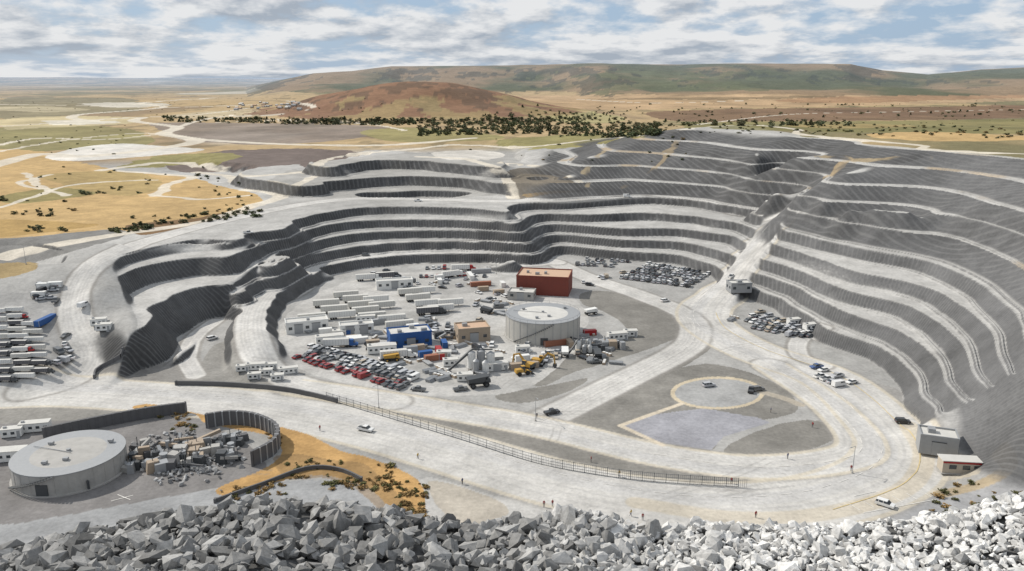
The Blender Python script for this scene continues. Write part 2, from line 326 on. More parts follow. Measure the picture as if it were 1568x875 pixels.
poly([(450,560),(430,510),(450,470),(560,425),(720,415),(830,425),(880,460),(900,500),(860,560),(780,600),(640,605),(520,585)],(.50,.49,.47),jit=2)
for pp in ([(470,490),(540,470),(620,478),(700,470),(650,500),(540,512)],[(560,540),(660,560),(700,590),(620,580)],[(640,430),(720,425),(760,440),(680,450)]): poly(pp,(.38,.375,.36),al=.7,jit=3)
R1=[(20,598),(200,605),(400,624),(560,655),(700,694),(850,738),(990,766),(1120,776),(1250,766),(1350,732),(1378,690),(1342,640),(1270,580),(1160,540),(1095,505),(1078,478),(1108,440),(1150,388),(1192,335)]
R2=[(830,645),(940,590),(1040,540),(1064,512),(1050,482),(980,452),(900,425),(850,402)]
R3=[(450,592),(620,618),(820,652),(1000,695),(1150,715),(1280,705),(1320,680),(1270,620),(1180,560)]
R4=[(600,615),(470,592),(410,560),(388,520),(388,480),(412,447),(465,415),(540,398),(620,389),(720,386),(800,390),(850,402)]
R5=[(40,600),(120,575),(140,540),(118,500),(115,455),(150,400),(250,362),(400,325),(520,306),(640,305),(780,308),(900,300),(1000,293),(1180,325)]
R6=[(1260,560),(1225,545),(1225,520),(1260,505)]
R7=[(300,575),(285,545),(300,515),(330,492)]
for p,wd in ((R1,21),(R2,11),(R3,12),(R4,11),(R5,10),(R6,6),(R7,6)):
    stroke(p,wd+2.4,(.30,.285,.265),.8); stroke(p,wd,LROAD,.95)
    for o in (-.30,-.18,-.05,.12,.22,.33): stroke(p,.7,(.47,.46,.45),.45,off=o*wd)
stroke(R1,5,(.52,.515,.51),.5,off=3); stroke(R3,3,(.52,.515,.51),.5,off=-2)
for p,wd in ((R1,21),(R3,12)):
    stroke(p,1.3,(.62,.56,.45),.7,off=wd*.5); stroke(p,1.3,(.62,.56,.45),.7,off=-wd*.5)
poly([(205,625),(240,618),(330,640),(430,655),(560,700),(640,735),(655,800),(620,810),(600,785),(560,745),(470,728),(400,745),(350,762),(330,750),(400,720),(430,695),(405,665),(320,648),(290,632)],(.50,.31,.13),jit=1.5,var=.3)
poly([(420,700),(500,700),(560,715),(600,745),(640,780),(600,800),(540,745),(450,730)],(.27,.18,.09),al=.6,jit=3,var=.3)
stroke([(975,770),(1120,792),(1260,787),(1380,752),(1415,700),(1390,650)],5,(.60,.54,.44),.8)
stroke([(1530,690),(1545,715),(1500,742),(1440,757)],3,(.46,.36,.22),.8)
a=np.linspace(0,2*math.pi,25)[:-1]
poly([(1099+72*math.cos(t),602+25*math.sin(t)) for t in a],(.58,.50,.37),jit=.3)
poly([(1099+65*math.cos(t),602+21.5*math.sin(t)) for t in a],(.38,.38,.375),jit=.3)
stroke([(1165,600),(1200,610),(1225,620)],3,(.4,.36,.3))
stroke([(950,652),(1000,634),(1045,618)],1.5,(.66,.58,.46)); stroke([(950,652),(985,668),(1015,682)],1.5,(.66,.58,.46))
# tyre arcs & stains on working surfaces
rs=random.Random(11)
for i in range(46):
    u0,v0=rs.choice(((650,500),(560,450),(760,560),(900,640),(1100,740),(300,730),(1180,520),(60,520),(960,420),(500,560)))
    u0+=rs.uniform(-80,80); v0+=rs.uniform(-20,20); du,dv=rs.uniform(-60,60),rs.uniform(-14,14); pts=[(u0,v0),(u0+du,v0+dv),(u0+du*1.9,v0+dv*1.5+rs.uniform(-10,10))]
    for of in (-1,1): stroke(pts,.5,(.27,.26,.25),.35,off=of)
# east side scrub & faint tracks
fc=sm(.15,.45,N2+.6*N1)*(Zf>24)*(Rf<700)*(Xf>20)
blend(np.arange(len(Rf)),np.array([.42,.30,.16])[None],(fc*.6*(1-gmask)*sm(.10,.2,g.ravel())).astype(np.float32))
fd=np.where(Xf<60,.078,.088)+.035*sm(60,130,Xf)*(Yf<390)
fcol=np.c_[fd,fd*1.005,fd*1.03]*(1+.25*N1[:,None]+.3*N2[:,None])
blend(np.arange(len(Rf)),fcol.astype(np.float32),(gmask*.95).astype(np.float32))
f0=gmask.copy()
gm_=col.copy()
for p,wd,c,al in (([(1035,218),(1012,250),(960,290)],3.5,(.40,.31,.19),.6),([(1300,242),(1275,268),(1225,298),(1195,306)],4.5,(.42,.32,.19),.7),([(1420,240),(1300,242),(1230,235)],4,(.42,.33,.2),.7),([(920,232),(900,255),(905,285)],3,(.42,.34,.22),.7)):
    stroke(p,wd,c,al,jit=6,patch=1)
    f0*=1-.9*np.clip(np.abs(col-gm_).sum(1)*6,0,1); gm_=col.copy()
blend(np.nonzero(onpile.ravel())[0],np.array([.14,.14,.14])[None],np.full(int(onpile.sum()),1,np.float32))
col*=.82
c1=Wp(690,500,0); c2=Wp(1180,600,0)
th1=np.arctan2(Xf-c1[0],Yf-c1[1]); th2=np.arctan2(Xf-c2[0],Yf-c2[1])
rib=np.where(Zf>23.5,(Xf*.9+Yf*.35)*.62,np.where(Xf>c2[0]-20,th2*105,th1*150)).astype(np.float32)
# ---------------- mesh helpers
def mk_np(name,V,Fc,mats,smooth=False,mi=None):
    me=D.meshes.new(name); V=np.asarray(V,np.float32); Fc=np.asarray(Fc,np.int32); m,kk=Fc.shape
    me.vertices.add(len(V)); me.vertices.foreach_set("co",V.ravel()); me.loops.add(m*kk); me.loops.foreach_set("vertex_index",Fc.ravel())
    me.polygons.add(m); me.polygons.foreach_set("loop_start",np.arange(0,m*kk,kk,dtype=np.int32)); me.polygons.foreach_set("loop_total",np.full(m,kk,np.int32))
    me.polygons.foreach_set("use_smooth",np.full(m,smooth))
    me.update(calc_edges=True)
    for mt in mats: me.materials.append(mt)
    o=D.objects.new(name,me); scn.collection.objects.link(o); return o
def attr(me,name,data,t='FLOAT_COLOR'):
    at=me.attributes.new(name,t,'POINT')
    if t=='FLOAT_COLOR': at.data.foreach_set("color",np.c_[data,np.ones(len(data))].astype(np.float32).ravel())
    else: at.data.foreach_set("value",np.asarray(data,np.float32))
def nt(name):
    m=D.materials.new(name); m.use_nodes=True; t=m.node_tree; b=t.nodes["Principled BSDF"]; return m,t,b
def nd(t,typ,**kw):
    x=t.nodes.new(typ)
    for k_,v_ in kw.items(): setattr(x,k_,v_)
    return x
def mixc(t,fac,a,b,bt='MIX'):
    x=nd(t,'ShaderNodeMix',data_type='RGBA',blend_type=bt)
    for s,i in ((fac,0),(a,6),(b,7)):
        if isinstance(s,(int,float)): x.inputs[i].default_value=s
        elif isinstance(s,tuple): x.inputs[i].default_value=(*s,1) if len(s)==3 else s
        else: t.links.new(s,x.inputs[i])
    return x.outputs[2]
def noise(t,sc,det=4,rough=.6,vec=None):
    x=nd(t,'ShaderNodeTexNoise'); x.inputs['Scale'].default_value=sc; x.inputs['Detail'].default_value=det; x.inputs['Roughness'].default_value=rough
    if vec is not None: t.links.new(vec,x.inputs['Vector'])
    return x.outputs['Fac']
def math_(t,op,a,b=0,c=0):
    x=nd(t,'ShaderNodeMath',operation=op)
    for i,s in enumerate((a,b,c)):
        if isinstance(s,(int,float)): x.inputs[i].default_value=s
        else: t.links.new(s,x.inputs[i])
    return x.outputs[0]
def mr(t,v,a,b,c=0,d=1):
    x=nd(t,'ShaderNodeMapRange'); t.links.new(v,x.inputs[0])
    for i,q in enumerate((a,b,c,d)): x.inputs[i+1].default_value=q
    return x.outputs[0]
gm,t,b=nt("ground_rock_soil")
ac=nd(t,'ShaderNodeAttribute',attribute_name="Col"); af=nd(t,'ShaderNodeAttribute',attribute_name="face"); ar=nd(t,'ShaderNodeAttribute',attribute_name="rib")
pos=nd(t,'ShaderNodeNewGeometry').outputs['Position']
n1=noise(t,.9,6,.65,pos); n2=noise(t,.12,5,.6,pos); n3=noise(t,.025,4,.6,pos)
k1=mr(t,n1,.25,.75,.80,1.2); k2=mr(t,n2,.3,.7,.84,1.16); k3=mr(t,n3,.3,.7,.88,1.12)
kk=math_(t,'MULTIPLY',math_(t,'MULTIPLY',k1,k2),k3)
cv=nd(t,'ShaderNodeCombineXYZ')
for i in range(3): t.links.new(kk,cv.inputs[i])
c_=mixc(t,1.0,ac.outputs['Color'],cv.outputs[0],'MULTIPLY')
rw=math_(t,'ADD',ar.outputs['Fac'],math_(t,'MULTIPLY',n2,1.0))
s=math_(t,'SINE',math_(t,'MULTIPLY',rw,2*math.pi/1.7))
sp_=mr(t,s,.1,.9,0,1); ff=math_(t,'MULTIPLY',sp_,math_(t,'MULTIPLY',af.outputs['Fac'],mr(t,n2,.35,.65,.15,.55)))
c_=mixc(t,ff,c_,(.18,.18,.178))
t.links.new(c_,b.inputs['Base Color']); b.inputs['Roughness'].default_value=.95; b.inputs['Specular IOR Level'].default_value=.15
bp=nd(t,'ShaderNodeBump'); bp.inputs['Strength'].default_value=.45; bp.inputs['Distance'].default_value=.25
t.links.new(math_(t,'ADD',n1,math_(t,'MULTIPLY',ff,.6)),bp.inputs['Height']); t.links.new(bp.outputs[0],b.inputs['Normal'])
ii,jj=np.meshgrid(np.arange(NR-1),np.arange(NC-1),indexing='ij'); q=(ii*NC+jj).ravel()
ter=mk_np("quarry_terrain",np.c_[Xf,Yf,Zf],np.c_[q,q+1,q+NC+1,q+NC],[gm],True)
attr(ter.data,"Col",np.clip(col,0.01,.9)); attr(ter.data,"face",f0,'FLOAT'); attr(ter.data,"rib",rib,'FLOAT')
# ---------------- materials
MC={}
def pm(name,c,rough=.6,metal=0,dirt=.25,sc=1.5,spec=.4):
    if name in MC: return MC[name]
    m,t,b=nt(name); pos=nd(t,'ShaderNodeTexCoord').outputs['Object']
    nn=noise(t,sc,5,.65,pos); f_=mr(t,nn,.35,.75,0,dirt)
    dk=tuple(x*.45+.03 for x in c); t.links.new(mixc(t,f_,tuple(c),dk),b.inputs['Base Color'])
    b.inputs['Roughness'].default_value=rough; b.inputs['Metallic'].default_value=metal; b.inputs['Specular IOR Level'].default_value=spec
    MC[name]=m; return m
mWhite=pm("white_paint",(.72,.72,.70),.5,dirt=.3); mGrey=pm("grey_metal",(.33,.34,.35),.5,.2); mDark=pm("dark_steel",(.06,.065,.07),.5); mTyre=pm("tyre_rubber",(.025,.025,.026),.85)
mGlass=pm("window_glass",(.03,.04,.05),.12,0,.1,spec=.8); mConc=pm("concrete",(.40,.39,.37),.9,dirt=.45,sc=.5); mConcD=pm("dark_concrete",(.12,.12,.125),.9,dirt=.5,sc=.4)
mBrick=pm("red_brick",(.20,.05,.035),.85,dirt=.4,sc=.8); mTanRoof=pm("tan_roof",(.52,.36,.25),.85,dirt=.3); mBlue=pm("blue_cladding",(.02,.09,.28),.5); mTan=pm("tan_cladding",(.36,.29,.22),.8)
mYel=pm("yellow_machine_paint",(.50,.29,.05),.5,dirt=.5); mRedL=pm("red_paint",(.35,.02,.02),.4); mRoof=pm("pale_membrane_roof",(.56,.55,.52),.8,dirt=.4,sc=.25); mWire=pm("galvanised_wire",(.14,.15,.16),.5,.5)
mLamp=pm("lamp_glass",(.7,.68,.6),.2)
class MB:
    def __init__(s): s.v=[];s.f=[];s.m=[];s.mats=[]
    def mi(s,m):
        if m not in s.mats: s.mats.append(m)
        return s.mats.index(m)
    def add(s,vs,fs,m):
        o=len(s.v); s.v+=[tuple(x) for x in vs]; s.f+=[tuple(o+i for i in f) for f in fs]; s.m+=[s.mi(m)]*len(fs)
    def box(s,c,d,m,tx=1,ty=1,rz=0,sx=0):
        x,y,z=d[0]/2,d[1]/2,d[2]/2; vs=[]
        for dz,ax,ay,o in ((-z,1,1,0),(z,tx,ty,sx)):
            for px,py in ((-x,-y),(x,-y),(x,y),(-x,y)):
                a_,b_=px*ax+o,py*ay; cr,sr=math.cos(rz),math.sin(rz); vs.append((c[0]+a_*cr-b_*sr,c[1]+a_*sr+b_*cr,c[2]+dz))
        s.add(vs,[(3,2,1,0),(4,5,6,7),(0,1,5,4),(1,2,6,5),(2,3,7,6),(3,0,4,7)],m)
    def cyl(s,c,r,h,m,ax='z',n=12,r2=None):
        r2=r if r2 is None else r2; vs=[]
        for hh,rr in ((-h/2,r),(h/2,r2)):
            for i in range(n):
                a_=2*math.pi*i/n; p,q=rr*math.cos(a_),rr*math.sin(a_)
                v={'z':(p,q,hh),'y':(p,hh,q),'x':(hh,p,q)}[ax]; vs.append((c[0]+v[0],c[1]+v[1],c[2]+v[2]))
        s.add(vs,[tuple(range(n-1,-1,-1)),tuple(range(n,2*n))]+[(i,(i+1)%n,n+(i+1)%n,n+i) for i in range(n)],m)
    def prism(s,prof,w,m,y=0,wt=None):
        n=len(prof); wt=wt or [1]*n
        vs=[(p[0],y-w/2*k_,p[1]) for p,k_ in zip(prof,wt)]+[(p[0],y+w/2*k_,p[1]) for p,k_ in zip(prof,wt)]
        s.add(vs,[tuple(range(n)),tuple(range(2*n-1,n-1,-1))]+[(i,n+i,n+(i+1)%n,(i+1)%n) for i in range(n)],m)
    def beam(s,p,q,w,m):
        p,q=Vector(p),Vector(q); d=q-p; l=d.length; mt=d.to_track_quat('Z','Y').to_matrix(); vs=[]
        for zz in (0,l):
            for a_,b_ in ((-1,-1),(1,-1),(1,1),(-1,1)): vs.append(p+mt@Vector((a_*w/2,b_*w/2,zz)))
        s.add(vs,[(3,2,1,0),(4,5,6,7),(0,1,5,4),(1,2,6,5),(2,3,7,6),(3,0,4,7)],m)
    def mesh(s,name):
        me=D.meshes.new(name); me.from_pydata(s.v,[],s.f); me.polygons.foreach_set("material_index",s.m)
        for m in s.mats: me.materials.append(m)
        bm=bmesh.new(); bm.from_mesh(me); bmesh.ops.recalc_face_normals(bm,faces=bm.faces); bm.to_mesh(me); bm.free(); me.update(); return me
VEH={'parked_car':.86,'pickup_truck':.86,'delivery_van':.86,'semi_trailer':.78,'semi_truck':.8,'shipping_container':.78,'site_cabin':.8,'dump_truck':.85,'excavator':.9,'wheel_loader':.85}
def put(me,name,x,y,yaw=0,dz=0,z=None,sc=1):
    sc*=VEH.get(name,1)
    o=D.objects.new(name,me); scn.collection.objects.link(o)
    o.location=(x,y,(float(samp(Z,x,y)) if z is None else z)+dz); o.rotation_euler=(0,0,yaw); o.scale=(sc,sc,sc); return o
def wheels(b,xs,w,r=.34,t_=.25):
    for x in xs:
        for sgn in (-1,1):
            b.cyl((x,sgn*(w/2-t_/2+.02),r),r,t_,mTyre,'y',10); b.cyl((x,sgn*(w/2+.03),r),r*.5,.04,mGrey,'y',8)
def car(kind,paint):
    b=MB(); W=1.82
    if kind=='sedan':
        b.prism([(-2.2,.32),(2.15,.32),(2.25,.5),(2.2,.72),(1.1,.92),(-1.6,.97),(-2.2,.9),(-2.28,.6)],W,paint)
        b.prism([(1.15,.92),(.45,1.38),(-.9,1.4),(-1.75,.96)],W*.93,mGlass,wt=[1,.82,.82,1]); b.box((-.22,0,1.415),(1.35,W*.76,.05),paint,.95,.95)
    elif kind=='suv':
        b.prism([(-2.25,.38),(2.2,.38),(2.3,.6),(2.2,.9),(1.2,1.05),(-2.2,1.1),(-2.3,.7)],1.9,paint)
        b.prism([(1.25,1.04),(.6,1.62),(-1.95,1.64),(-2.2,1.08)],1.78,mGlass,wt=[1,.86,.86,1]); b.box((-.7,0,1.66),(2.6,1.52,.07),paint,.96,.95)
        for x in (-.3,-1.4): b.prism([(x-.06,1.05),(x+.06,1.05),(x+.06,1.63),(x-.06,1.63)],1.80,paint,wt=[1,1,.87,.87])
    elif kind=='pickup':
        b.prism([(-2.6,.45),(2.5,.45),(2.65,.7),(2.5,1.0),(1.3,1.1),(-2.6,1.1)],1.9,paint)
        b.prism([(1.3,1.1),(.75,1.72),(-.6,1.74),(-.8,1.1)],1.76,mGlass,wt=[1,.88,.88,1]); b.box((.05,0,1.76),(1.35,1.55,.06),paint,.95,.95); b.box((-1.7,0,1.11),(1.6,1.5,.03),mDark)
    else:
        b.prism([(-2.6,.4),(2.5,.4),(2.6,.7),(2.45,1.1),(1.85,1.3),(1.35,2.1),(-2.55,2.15),(-2.6,.8)],1.95,paint,wt=[1,1,1,1,1,.9,.9,1])
        b.prism([(1.98,1.32),(1.47,2.02),(1.30,2.05),(1.2,1.32)],1.97,mGlass,wt=[.97,.9,.93,1]); b.box((.5,0,1.65),(1.2,1.93,.5),mGlass,1,.97)
    r=.34 if kind=='sedan' else .39; wheels(b,(-1.38,1.4) if kind!='pickup' else (-1.6,1.65),1.85,r)
    for sgn in (-1,1): b.box((2.22,sgn*.65,.68),(.1,.35,.14),mLamp); b.box((-2.26,sgn*.68,.8),(.08,.28,.16),mRedL)
    return b
cp={'white':(.7,.7,.69),'silver':(.42,.43,.45),'grey':(.14,.145,.15),'black':(.03,.03,.034),'red':(.26,.03,.03),'blue':(.05,.10,.25),'beige':(.42,.36,.28)}
CM={}
for kd in ('sedan','suv','pickup','van'):
    for cn,c in cp.items(): CM[kd,cn]=car(kd,pm("car_paint_"+cn,c,.3,.0,.12,spec=.6)).mesh("parked_"+kd)
def rnd_car(cols):
    kd=random.choices(('sedan','suv','pickup','van'),(5,4,2,1))[0]; return CM[kd,random.choice(cols)],('parked_car' if kd in('sedan','suv') else 'pickup_truck' if kd=='pickup' else 'delivery_van')
NEU=['white','white','silver','silver','grey','grey','black','white','beige','silver']; DK=['grey','black','silver','grey','white','silver']
def trailer_mesh(paint,L_=13.4,cab=None,name="semi_trailer"):
    b=MB(); b.box((0,0,2.55),(L_,2.5,2.7),paint)
    for i in range(int(L_/1.2)):
        x=-L_/2+.6+i*1.2
        for sg in (-1,1): b.box((x,sg*1.262,2.55),(.08,.02,2.5),mGrey)
    b.box((0,0,1.08),(L_-.4,1.1,.24),mDark); b.box((0,0,3.92),(L_-.15,2.35,.05),mRoof)
    for x in (-L_/2+1.3,-L_/2+2.5,-L_/2+3.7):
        for sg in (-1,1): b.cyl((x,sg*1.0,.5),.5,.45,mTyre,'y',10)
    for sg in (-1,1): b.box((L_/2-2.6,sg*.8,.6),(.15,.15,.95),mDark)
    b.box((-L_/2-.02,0,2.55),(.04,.05,2.5),mDark)
    if cab:
        x0=L_/2+.2
        b.prism([(x0,.8),(x0+3.6,.8),(x0+3.7,1.5),(x0+2.3,1.9),(x0+1.9,2.9),(x0+1.6,3.3),(x0,3.4)],2.4,cab,wt=[1,1,.9,.92,.95,.9,.95])
        b.prism([(x0+2.36,1.95),(x0+1.98,2.88),(x0+1.7,2.88),(x0+1.5,1.95)],2.42,mGlass,wt=[.9,.92,.96,.96])
        for x in (x0+.3,x0-1.2,x0+2.9):
            for sg in (-1,1): b.cyl((x,sg*1.0,.5),.5,.4,mTyre,'y',10)
        b.box((x0+1,0,.7),(5,.9,.3),mDark); b.cyl((x0-.15,.9,2.6),.09,2.2,mGrey)
    return b.mesh(name)
TR=[trailer_mesh(mWhite),trailer_mesh(pm("offwhite_paint",(.60,.59,.55),.5)),trailer_mesh(pm("grey_paint",(.4,.41,.42),.5))]
TRK=[trailer_mesh(mWhite,11,c,"semi_truck") for c in (mRedL,mWhite,mBlue)]+[trailer_mesh(pm("dark_trailer",(.1,.1,.11)),11,mDark,"semi_truck")]
def container(paint,L_=6):
    b=MB(); b.box((0,0,1.36),(L_,2.4,2.5),paint)
    for i in range(int(L_/.5)):
        for sg in (-1,1): b.box((-L_/2+.3+i*.5,sg*1.215,1.36),(.2,.03,2.3),paint)
    for sx in (-1,1):
        for sy in (-1,1): b.box((sx*(L_/2-.02),sy*1.2,1.36),(.14,.14,2.72),mGrey)
    for y in (-.4,.4): b.cyl((L_/2+.04,y,1.36),.03,2.3,mGrey,n=6)
    return b.mesh("shipping_container")
CN=[container(p,l) for p in (mWhite,mGrey,mTan,mBlue,mRedL,pm("rust_paint",(.3,.12,.07))) for l in (6,12)]
CNw=CN[:5]*4+CN[5:]
def office(w=9,d=3.2,h=2.9,wall=None,roof=None,nm="site_cabin"):
    wall=wall or mWhite; b=MB(); b.box((0,0,.15),(w-.3,d-.3,.3),mDark); b.box((0,0,.3+h/2),(w,d,h),wall); b.box((0,0,h+.38),(w+.25,d+.25,.16),roof or mRoof)
    for i in range(int(w/2.2)):
        x=-w/2+1.3+i*2.2
        for sg in (-1,1): b.box((x,sg*(d/2+.01),h*.62),(1.1,.06,.9),mGlass)
    b.box((w/2-.9,-d/2-.03,1.3),(.9,.06,2.0),mGrey); b.box((w/2-.9,-d/2-.5,.15),(1.2,.9,.3),mGrey); b.box((-w/2+1,0,h+.7),(.9,.8,.5),mGrey)
    return b.mesh(nm)
OF=[office(),office(6,3,2.6),office(12,4,3.2),office(8,5,3.0,mGrey)]
def digger():
    b=MB()
    for sg in (-1,1):
        b.prism([(-2,.1),(2,.1),(2.3,.5),(2,.95),(-2,.95),(-2.3,.5)],.6,mTyre,y=sg*1.2)
    b.box((0,0,1.15),(2,1.6,.4),mDark); b.box((-.7,0,2.0),(3.2,2.7,1.3),mYel,.95,.95); b.box((.9,.85,2.5),(1.5,1.0,1.9),mGlass,.9,.9); b.box((.9,.85,3.5),(1.4,.95,.08),mYel)
    b.box((-2.1,0,1.9),(.8,2.7,1.1),mDark); b.beam((.8,-.3,1.8),(3.6,-.3,5.2),.55,mYel); b.beam((3.5,-.3,5.2),(6,-.3,4.4),.5,mYel); b.beam((5.9,-.3,4.5),(6.3,-.3,1.4),.4,mYel); b.beam((2,-.3,2.4),(3.4,-.3,4.5),.2,mGrey)
    b.prism([(5.7,1.5),(6.8,1.4),(6.9,.4),(6.2,.15),(5.6,.6)],1.3,mDark,y=-.3); return b.mesh("excavator")
def dumper(paint=None):
    b=MB(); p=paint or mYel
    b.prism([(-4,2.2),(1.6,2.0),(2.2,3.6),(3.6,3.9),(3.6,4.1),(1.9,4.0),(-4.4,3.6)],3.6,p); b.box((0,0,1.4),(7.6,1.6,.7),mDark); b.box((3,0,2.2),(2.2,3.2,1.3),p,.9,.95); b.box((2.8,.7,3.2),(1.4,1.5,1.0),mGlass,.9,.9)
    for x in (-2.6,2.4):
        for sg in (-1,1): b.cyl((x,sg*1.6,1.0),1.0,.8,mTyre,'y',14); b.cyl((x,sg*2.02,1.0),.5,.06,p,'y',10)
    return b.mesh("dump_truck")
def loader():
    b=MB(); b.box((-1.4,0,1.8),(3,2.2,1.3),mYel,.9,.9); b.box((.2,0,2.6),(1.3,1.5,1.6),mGlass,.85,.9); b.box((.2,0,3.45),(1.4,1.5,.1),mYel)
    b.box((1.5,0,1.2),(1.8,1.6,.7),mYel); b.beam((1.2,.7,1.8),(3.3,.7,.9),.3,mYel); b.beam((1.2,-.7,1.8),(3.3,-.7,.9),.3,mYel)
    b.prism([(3.2,1.4),(3.3,.2),(4.4,.15),(4.2,.35),(3.6,.5),(3.5,1.4)],2.8,mDark)
    for x in (-1.6,1.7):
        for sg in (-1,1): b.cyl((x,sg*1.1,.8),.8,.55,mTyre,'y',12)
    return b.mesh("wheel_loader")
EXC=digger(); DMP=[dumper(),dumper(mDark),dumper(mWhite)]; LDR=loader()
def tank(r,h,shell,roof,nm,nseg=64,seams=28,rim=True):
    b=MB(); b.cyl((0,0,.15),r+.6,.3,mConc,n=nseg); b.cyl((0,0,.3+h/2),r,h,shell,n=nseg); b.cyl((0,0,h+.3+.2),r-.15,.4,roof,n=nseg,r2=r*.2); b.cyl((0,0,h+.36),r+.14,.2,mGrey,n=nseg)
    for i in range(seams):
        a_=2*math.pi*i/seams; a2=2*math.pi*(i+1)/seams
        b.box(((r+.02)*math.cos(a_),(r+.02)*math.sin(a_),.3+h/2),(.06,.16,h),mConc if not rim else mGrey,rz=a_)
        if rim:
            b.beam(((r-.1)*math.cos(a_),(r-.1)*math.sin(a_),h+1.3),((r-.1)*math.cos(a_),(r-.1)*math.sin(a_),h+.4),.05,mWire)
            b.beam(((r-.1)*math.cos(a_),(r-.1)*math.sin(a_),h+1.3),((r-.1)*math.cos(a2),(r-.1)*math.sin(a2),h+1.3),.05,mWire)
    for a_,q_ in ((-1.9,.55),(-1.2,.4),(2.6,.6),(.6,.75)):
        b.box((r*q_*math.cos(a_),r*q_*math.sin(a_),h+.95),(1.1,.9,.6),mGrey)
    b.beam((-r*.8,r*.2,h+.75),(r*.1,-r*.1,h+.95),.14,mGrey)
    b.box((.0,-r-.05,1.6),(2.6,.3,2.6),mDark); b.box((r*.7,-r*.72,1.3),(1.2,.4,2.0),mDark,rz=-.78)
    for k_ in range(3): b.cyl((0,0,.3+h*(k_+1)/4),r+.015,.05,shell,n=nseg)
    for i in range(22):
        a_=-2.4+i*.05; b.box(((r+.55)*math.cos(a_),(r+.55)*math.sin(a_),.5+i*h/22),(1.0,.5,.1),mDark,rz=a_)
    b.cyl((0,0,h+1.0),.5,.5,mGrey); return b.mesh(nm)
def building(w,d,h,wall,roof,nm,win=0,doors=1,units=2,par=.5):
    b=MB(); b.box((0,0,h/2),(w,d,h),wall); b.box((0,0,h+.03),(w-.5,d-.5,.06),roof)
    for sx in (-1,1): b.box((sx*(w/2-.1),0,h+par/2),(.3,d+.2,par),wall)
    for sy in (-1,1): b.box((0,sy*(d/2-.1),h+par/2+.002),(w-.1,.3,par),wall)
    nn=max(int(w/3),1)
    for fl in range(win):
        for i in range(nn):
            for sy in (-1,1): b.box((-w/2+(i+.5)*w/nn,sy*(d/2+.01),2.1+fl*3),(1.3,.08,1.1),mGlass)
        for i in range(max(int(d/3),1)):
            for sx in (-1,1): b.box((sx*(w/2+.01),-d/2+(i+.5)*d/max(int(d/3),1),2.1+fl*3),(.08,1.3,1.1),mGlass)
    for i in range(doors):
        x=-w/2+(i+.7)*w/(doors+.4); b.box((x,-d/2-.04,1.7),(3,.1,3.4),mGrey); b.box((x,-d/2-.08,3.5),(3.3,.14,.15),mDark)
    for i in range(int(w/1.8)):
        for sy in (-1,1): b.box((-w/2+.9+i*1.8,sy*(d/2+.005),h*.5),(.12,.06,h*.98),wall)
    for i in range(units): b.box((random.uniform(-w*.35,w*.35),random.uniform(-d*.3,d*.3),h+.6),(random.uniform(1,2.2),random.uniform(1,2),1.1),mGrey)
    return b.mesh(nm)
def at(me,name,u,v,yaw=0,dz=0,sc=1):
    x,y=g1(u,v); return put(me,name,x,y,yaw,dz,sc=sc)
at(tank(13.4,7.6,pm("tank_shell",(.46,.45,.42),.7,dirt=.3,sc=.3),mRoof,"storage_tank"),"storage_tank",831,512)
at(building(22.5,15,8,mBrick,mTanRoof,"brick_warehouse",win=0,doors=0,units=3),"brick_warehouse",834,446,-.18)
at(building(11,7,3.2,mConc,mRoof,"annex_building",1,1,1),"annex_building",799,457,-.18)
at(building(14.5,8,5,mBlue,mRoof,"blue_workshop",1,1,3),"blue_workshop",627,527,.30)
at(building(11.5,8,4.8,mTan,mTanRoof,"tan_office_building",1,1,1),"tan_office_building",723,519,.25)
at(building(16,5,3.6,mWhite,mRoof,"white_warehouse",1,1,0),"white_warehouse",604,441,.25)
at(building(15,6,4,mWhite,mRoof,"white_warehouse",1,2,1),"white_warehouse",470,506,.35)
at(building(12,5,3.5,mWhite,mRoof,"white_warehouse",1,2,1),"white_warehouse",546,510,.3)
at(building(9,6,3.8,mGrey,mRoof,"grey_shed",1,1,1),"grey_shed",1131,446,.1)
at(building(8.5,6,4.6,mGrey,mRoof,"grey_shed",0,1,1),"grey_shed",1433,690,-.35)
b=MB(); b.box((0,0,1.7),(8.5,3.2,3.1),pm("beige_render",(.45,.40,.33))); b.box((0,0,3.32),(8.9,3.6,.16),mRoof); b.box((0,-1.63,2.95),(8.52,.06,.5),mRedL); b.box((-2,-1.64,1.8),(1.6,.08,1),mGlass); b.box((1,-1.64,1.8),(1.6,.08,1),mGlass); b.box((3.2,-1.64,1.3),(1,.08,2.1),mDark); b.box((0,0,.1),(9,3.8,.2),mConc)
at(b.mesh("guard_hut"),"guard_hut",1467,722,-.12)
b=MB()
for i,(x,y,r,h_) in enumerate(((0,0,1.6,6),(3.6,.5,1.6,6.4),(7.2,.2,1.6,5.4),(1.5,-4,1.2,4),(5,-4.4,1.3,3.6))):
    b.cyl((x,y,h_/2+.8),r,h_,mGrey if i%2 else mWhite,n=16); b.cyl((x,y,h_+1.2),r,.8,mGrey,n=16,r2=.3)
    for q_ in range(4): b.box((x+r*.7*(1 if q_%2 else -1),y+r*.7*(1 if q_>1 else -1),.4),(.2,.2,.8),mDark)
b.beam((0,0,7.9),(8,.2,7.6),.4,mDark); b.beam((0,0,7.6),(-9,-3,.8),.8,mDark); b.box((9.5,-2,1.5),(3,3,3),mGrey)
SILO=b.mesh("silo_group"); at(SILO,"silo_group",722,566,.1,sc=.85); at(SILO,"silo_group",885,540,.5,sc=.6)
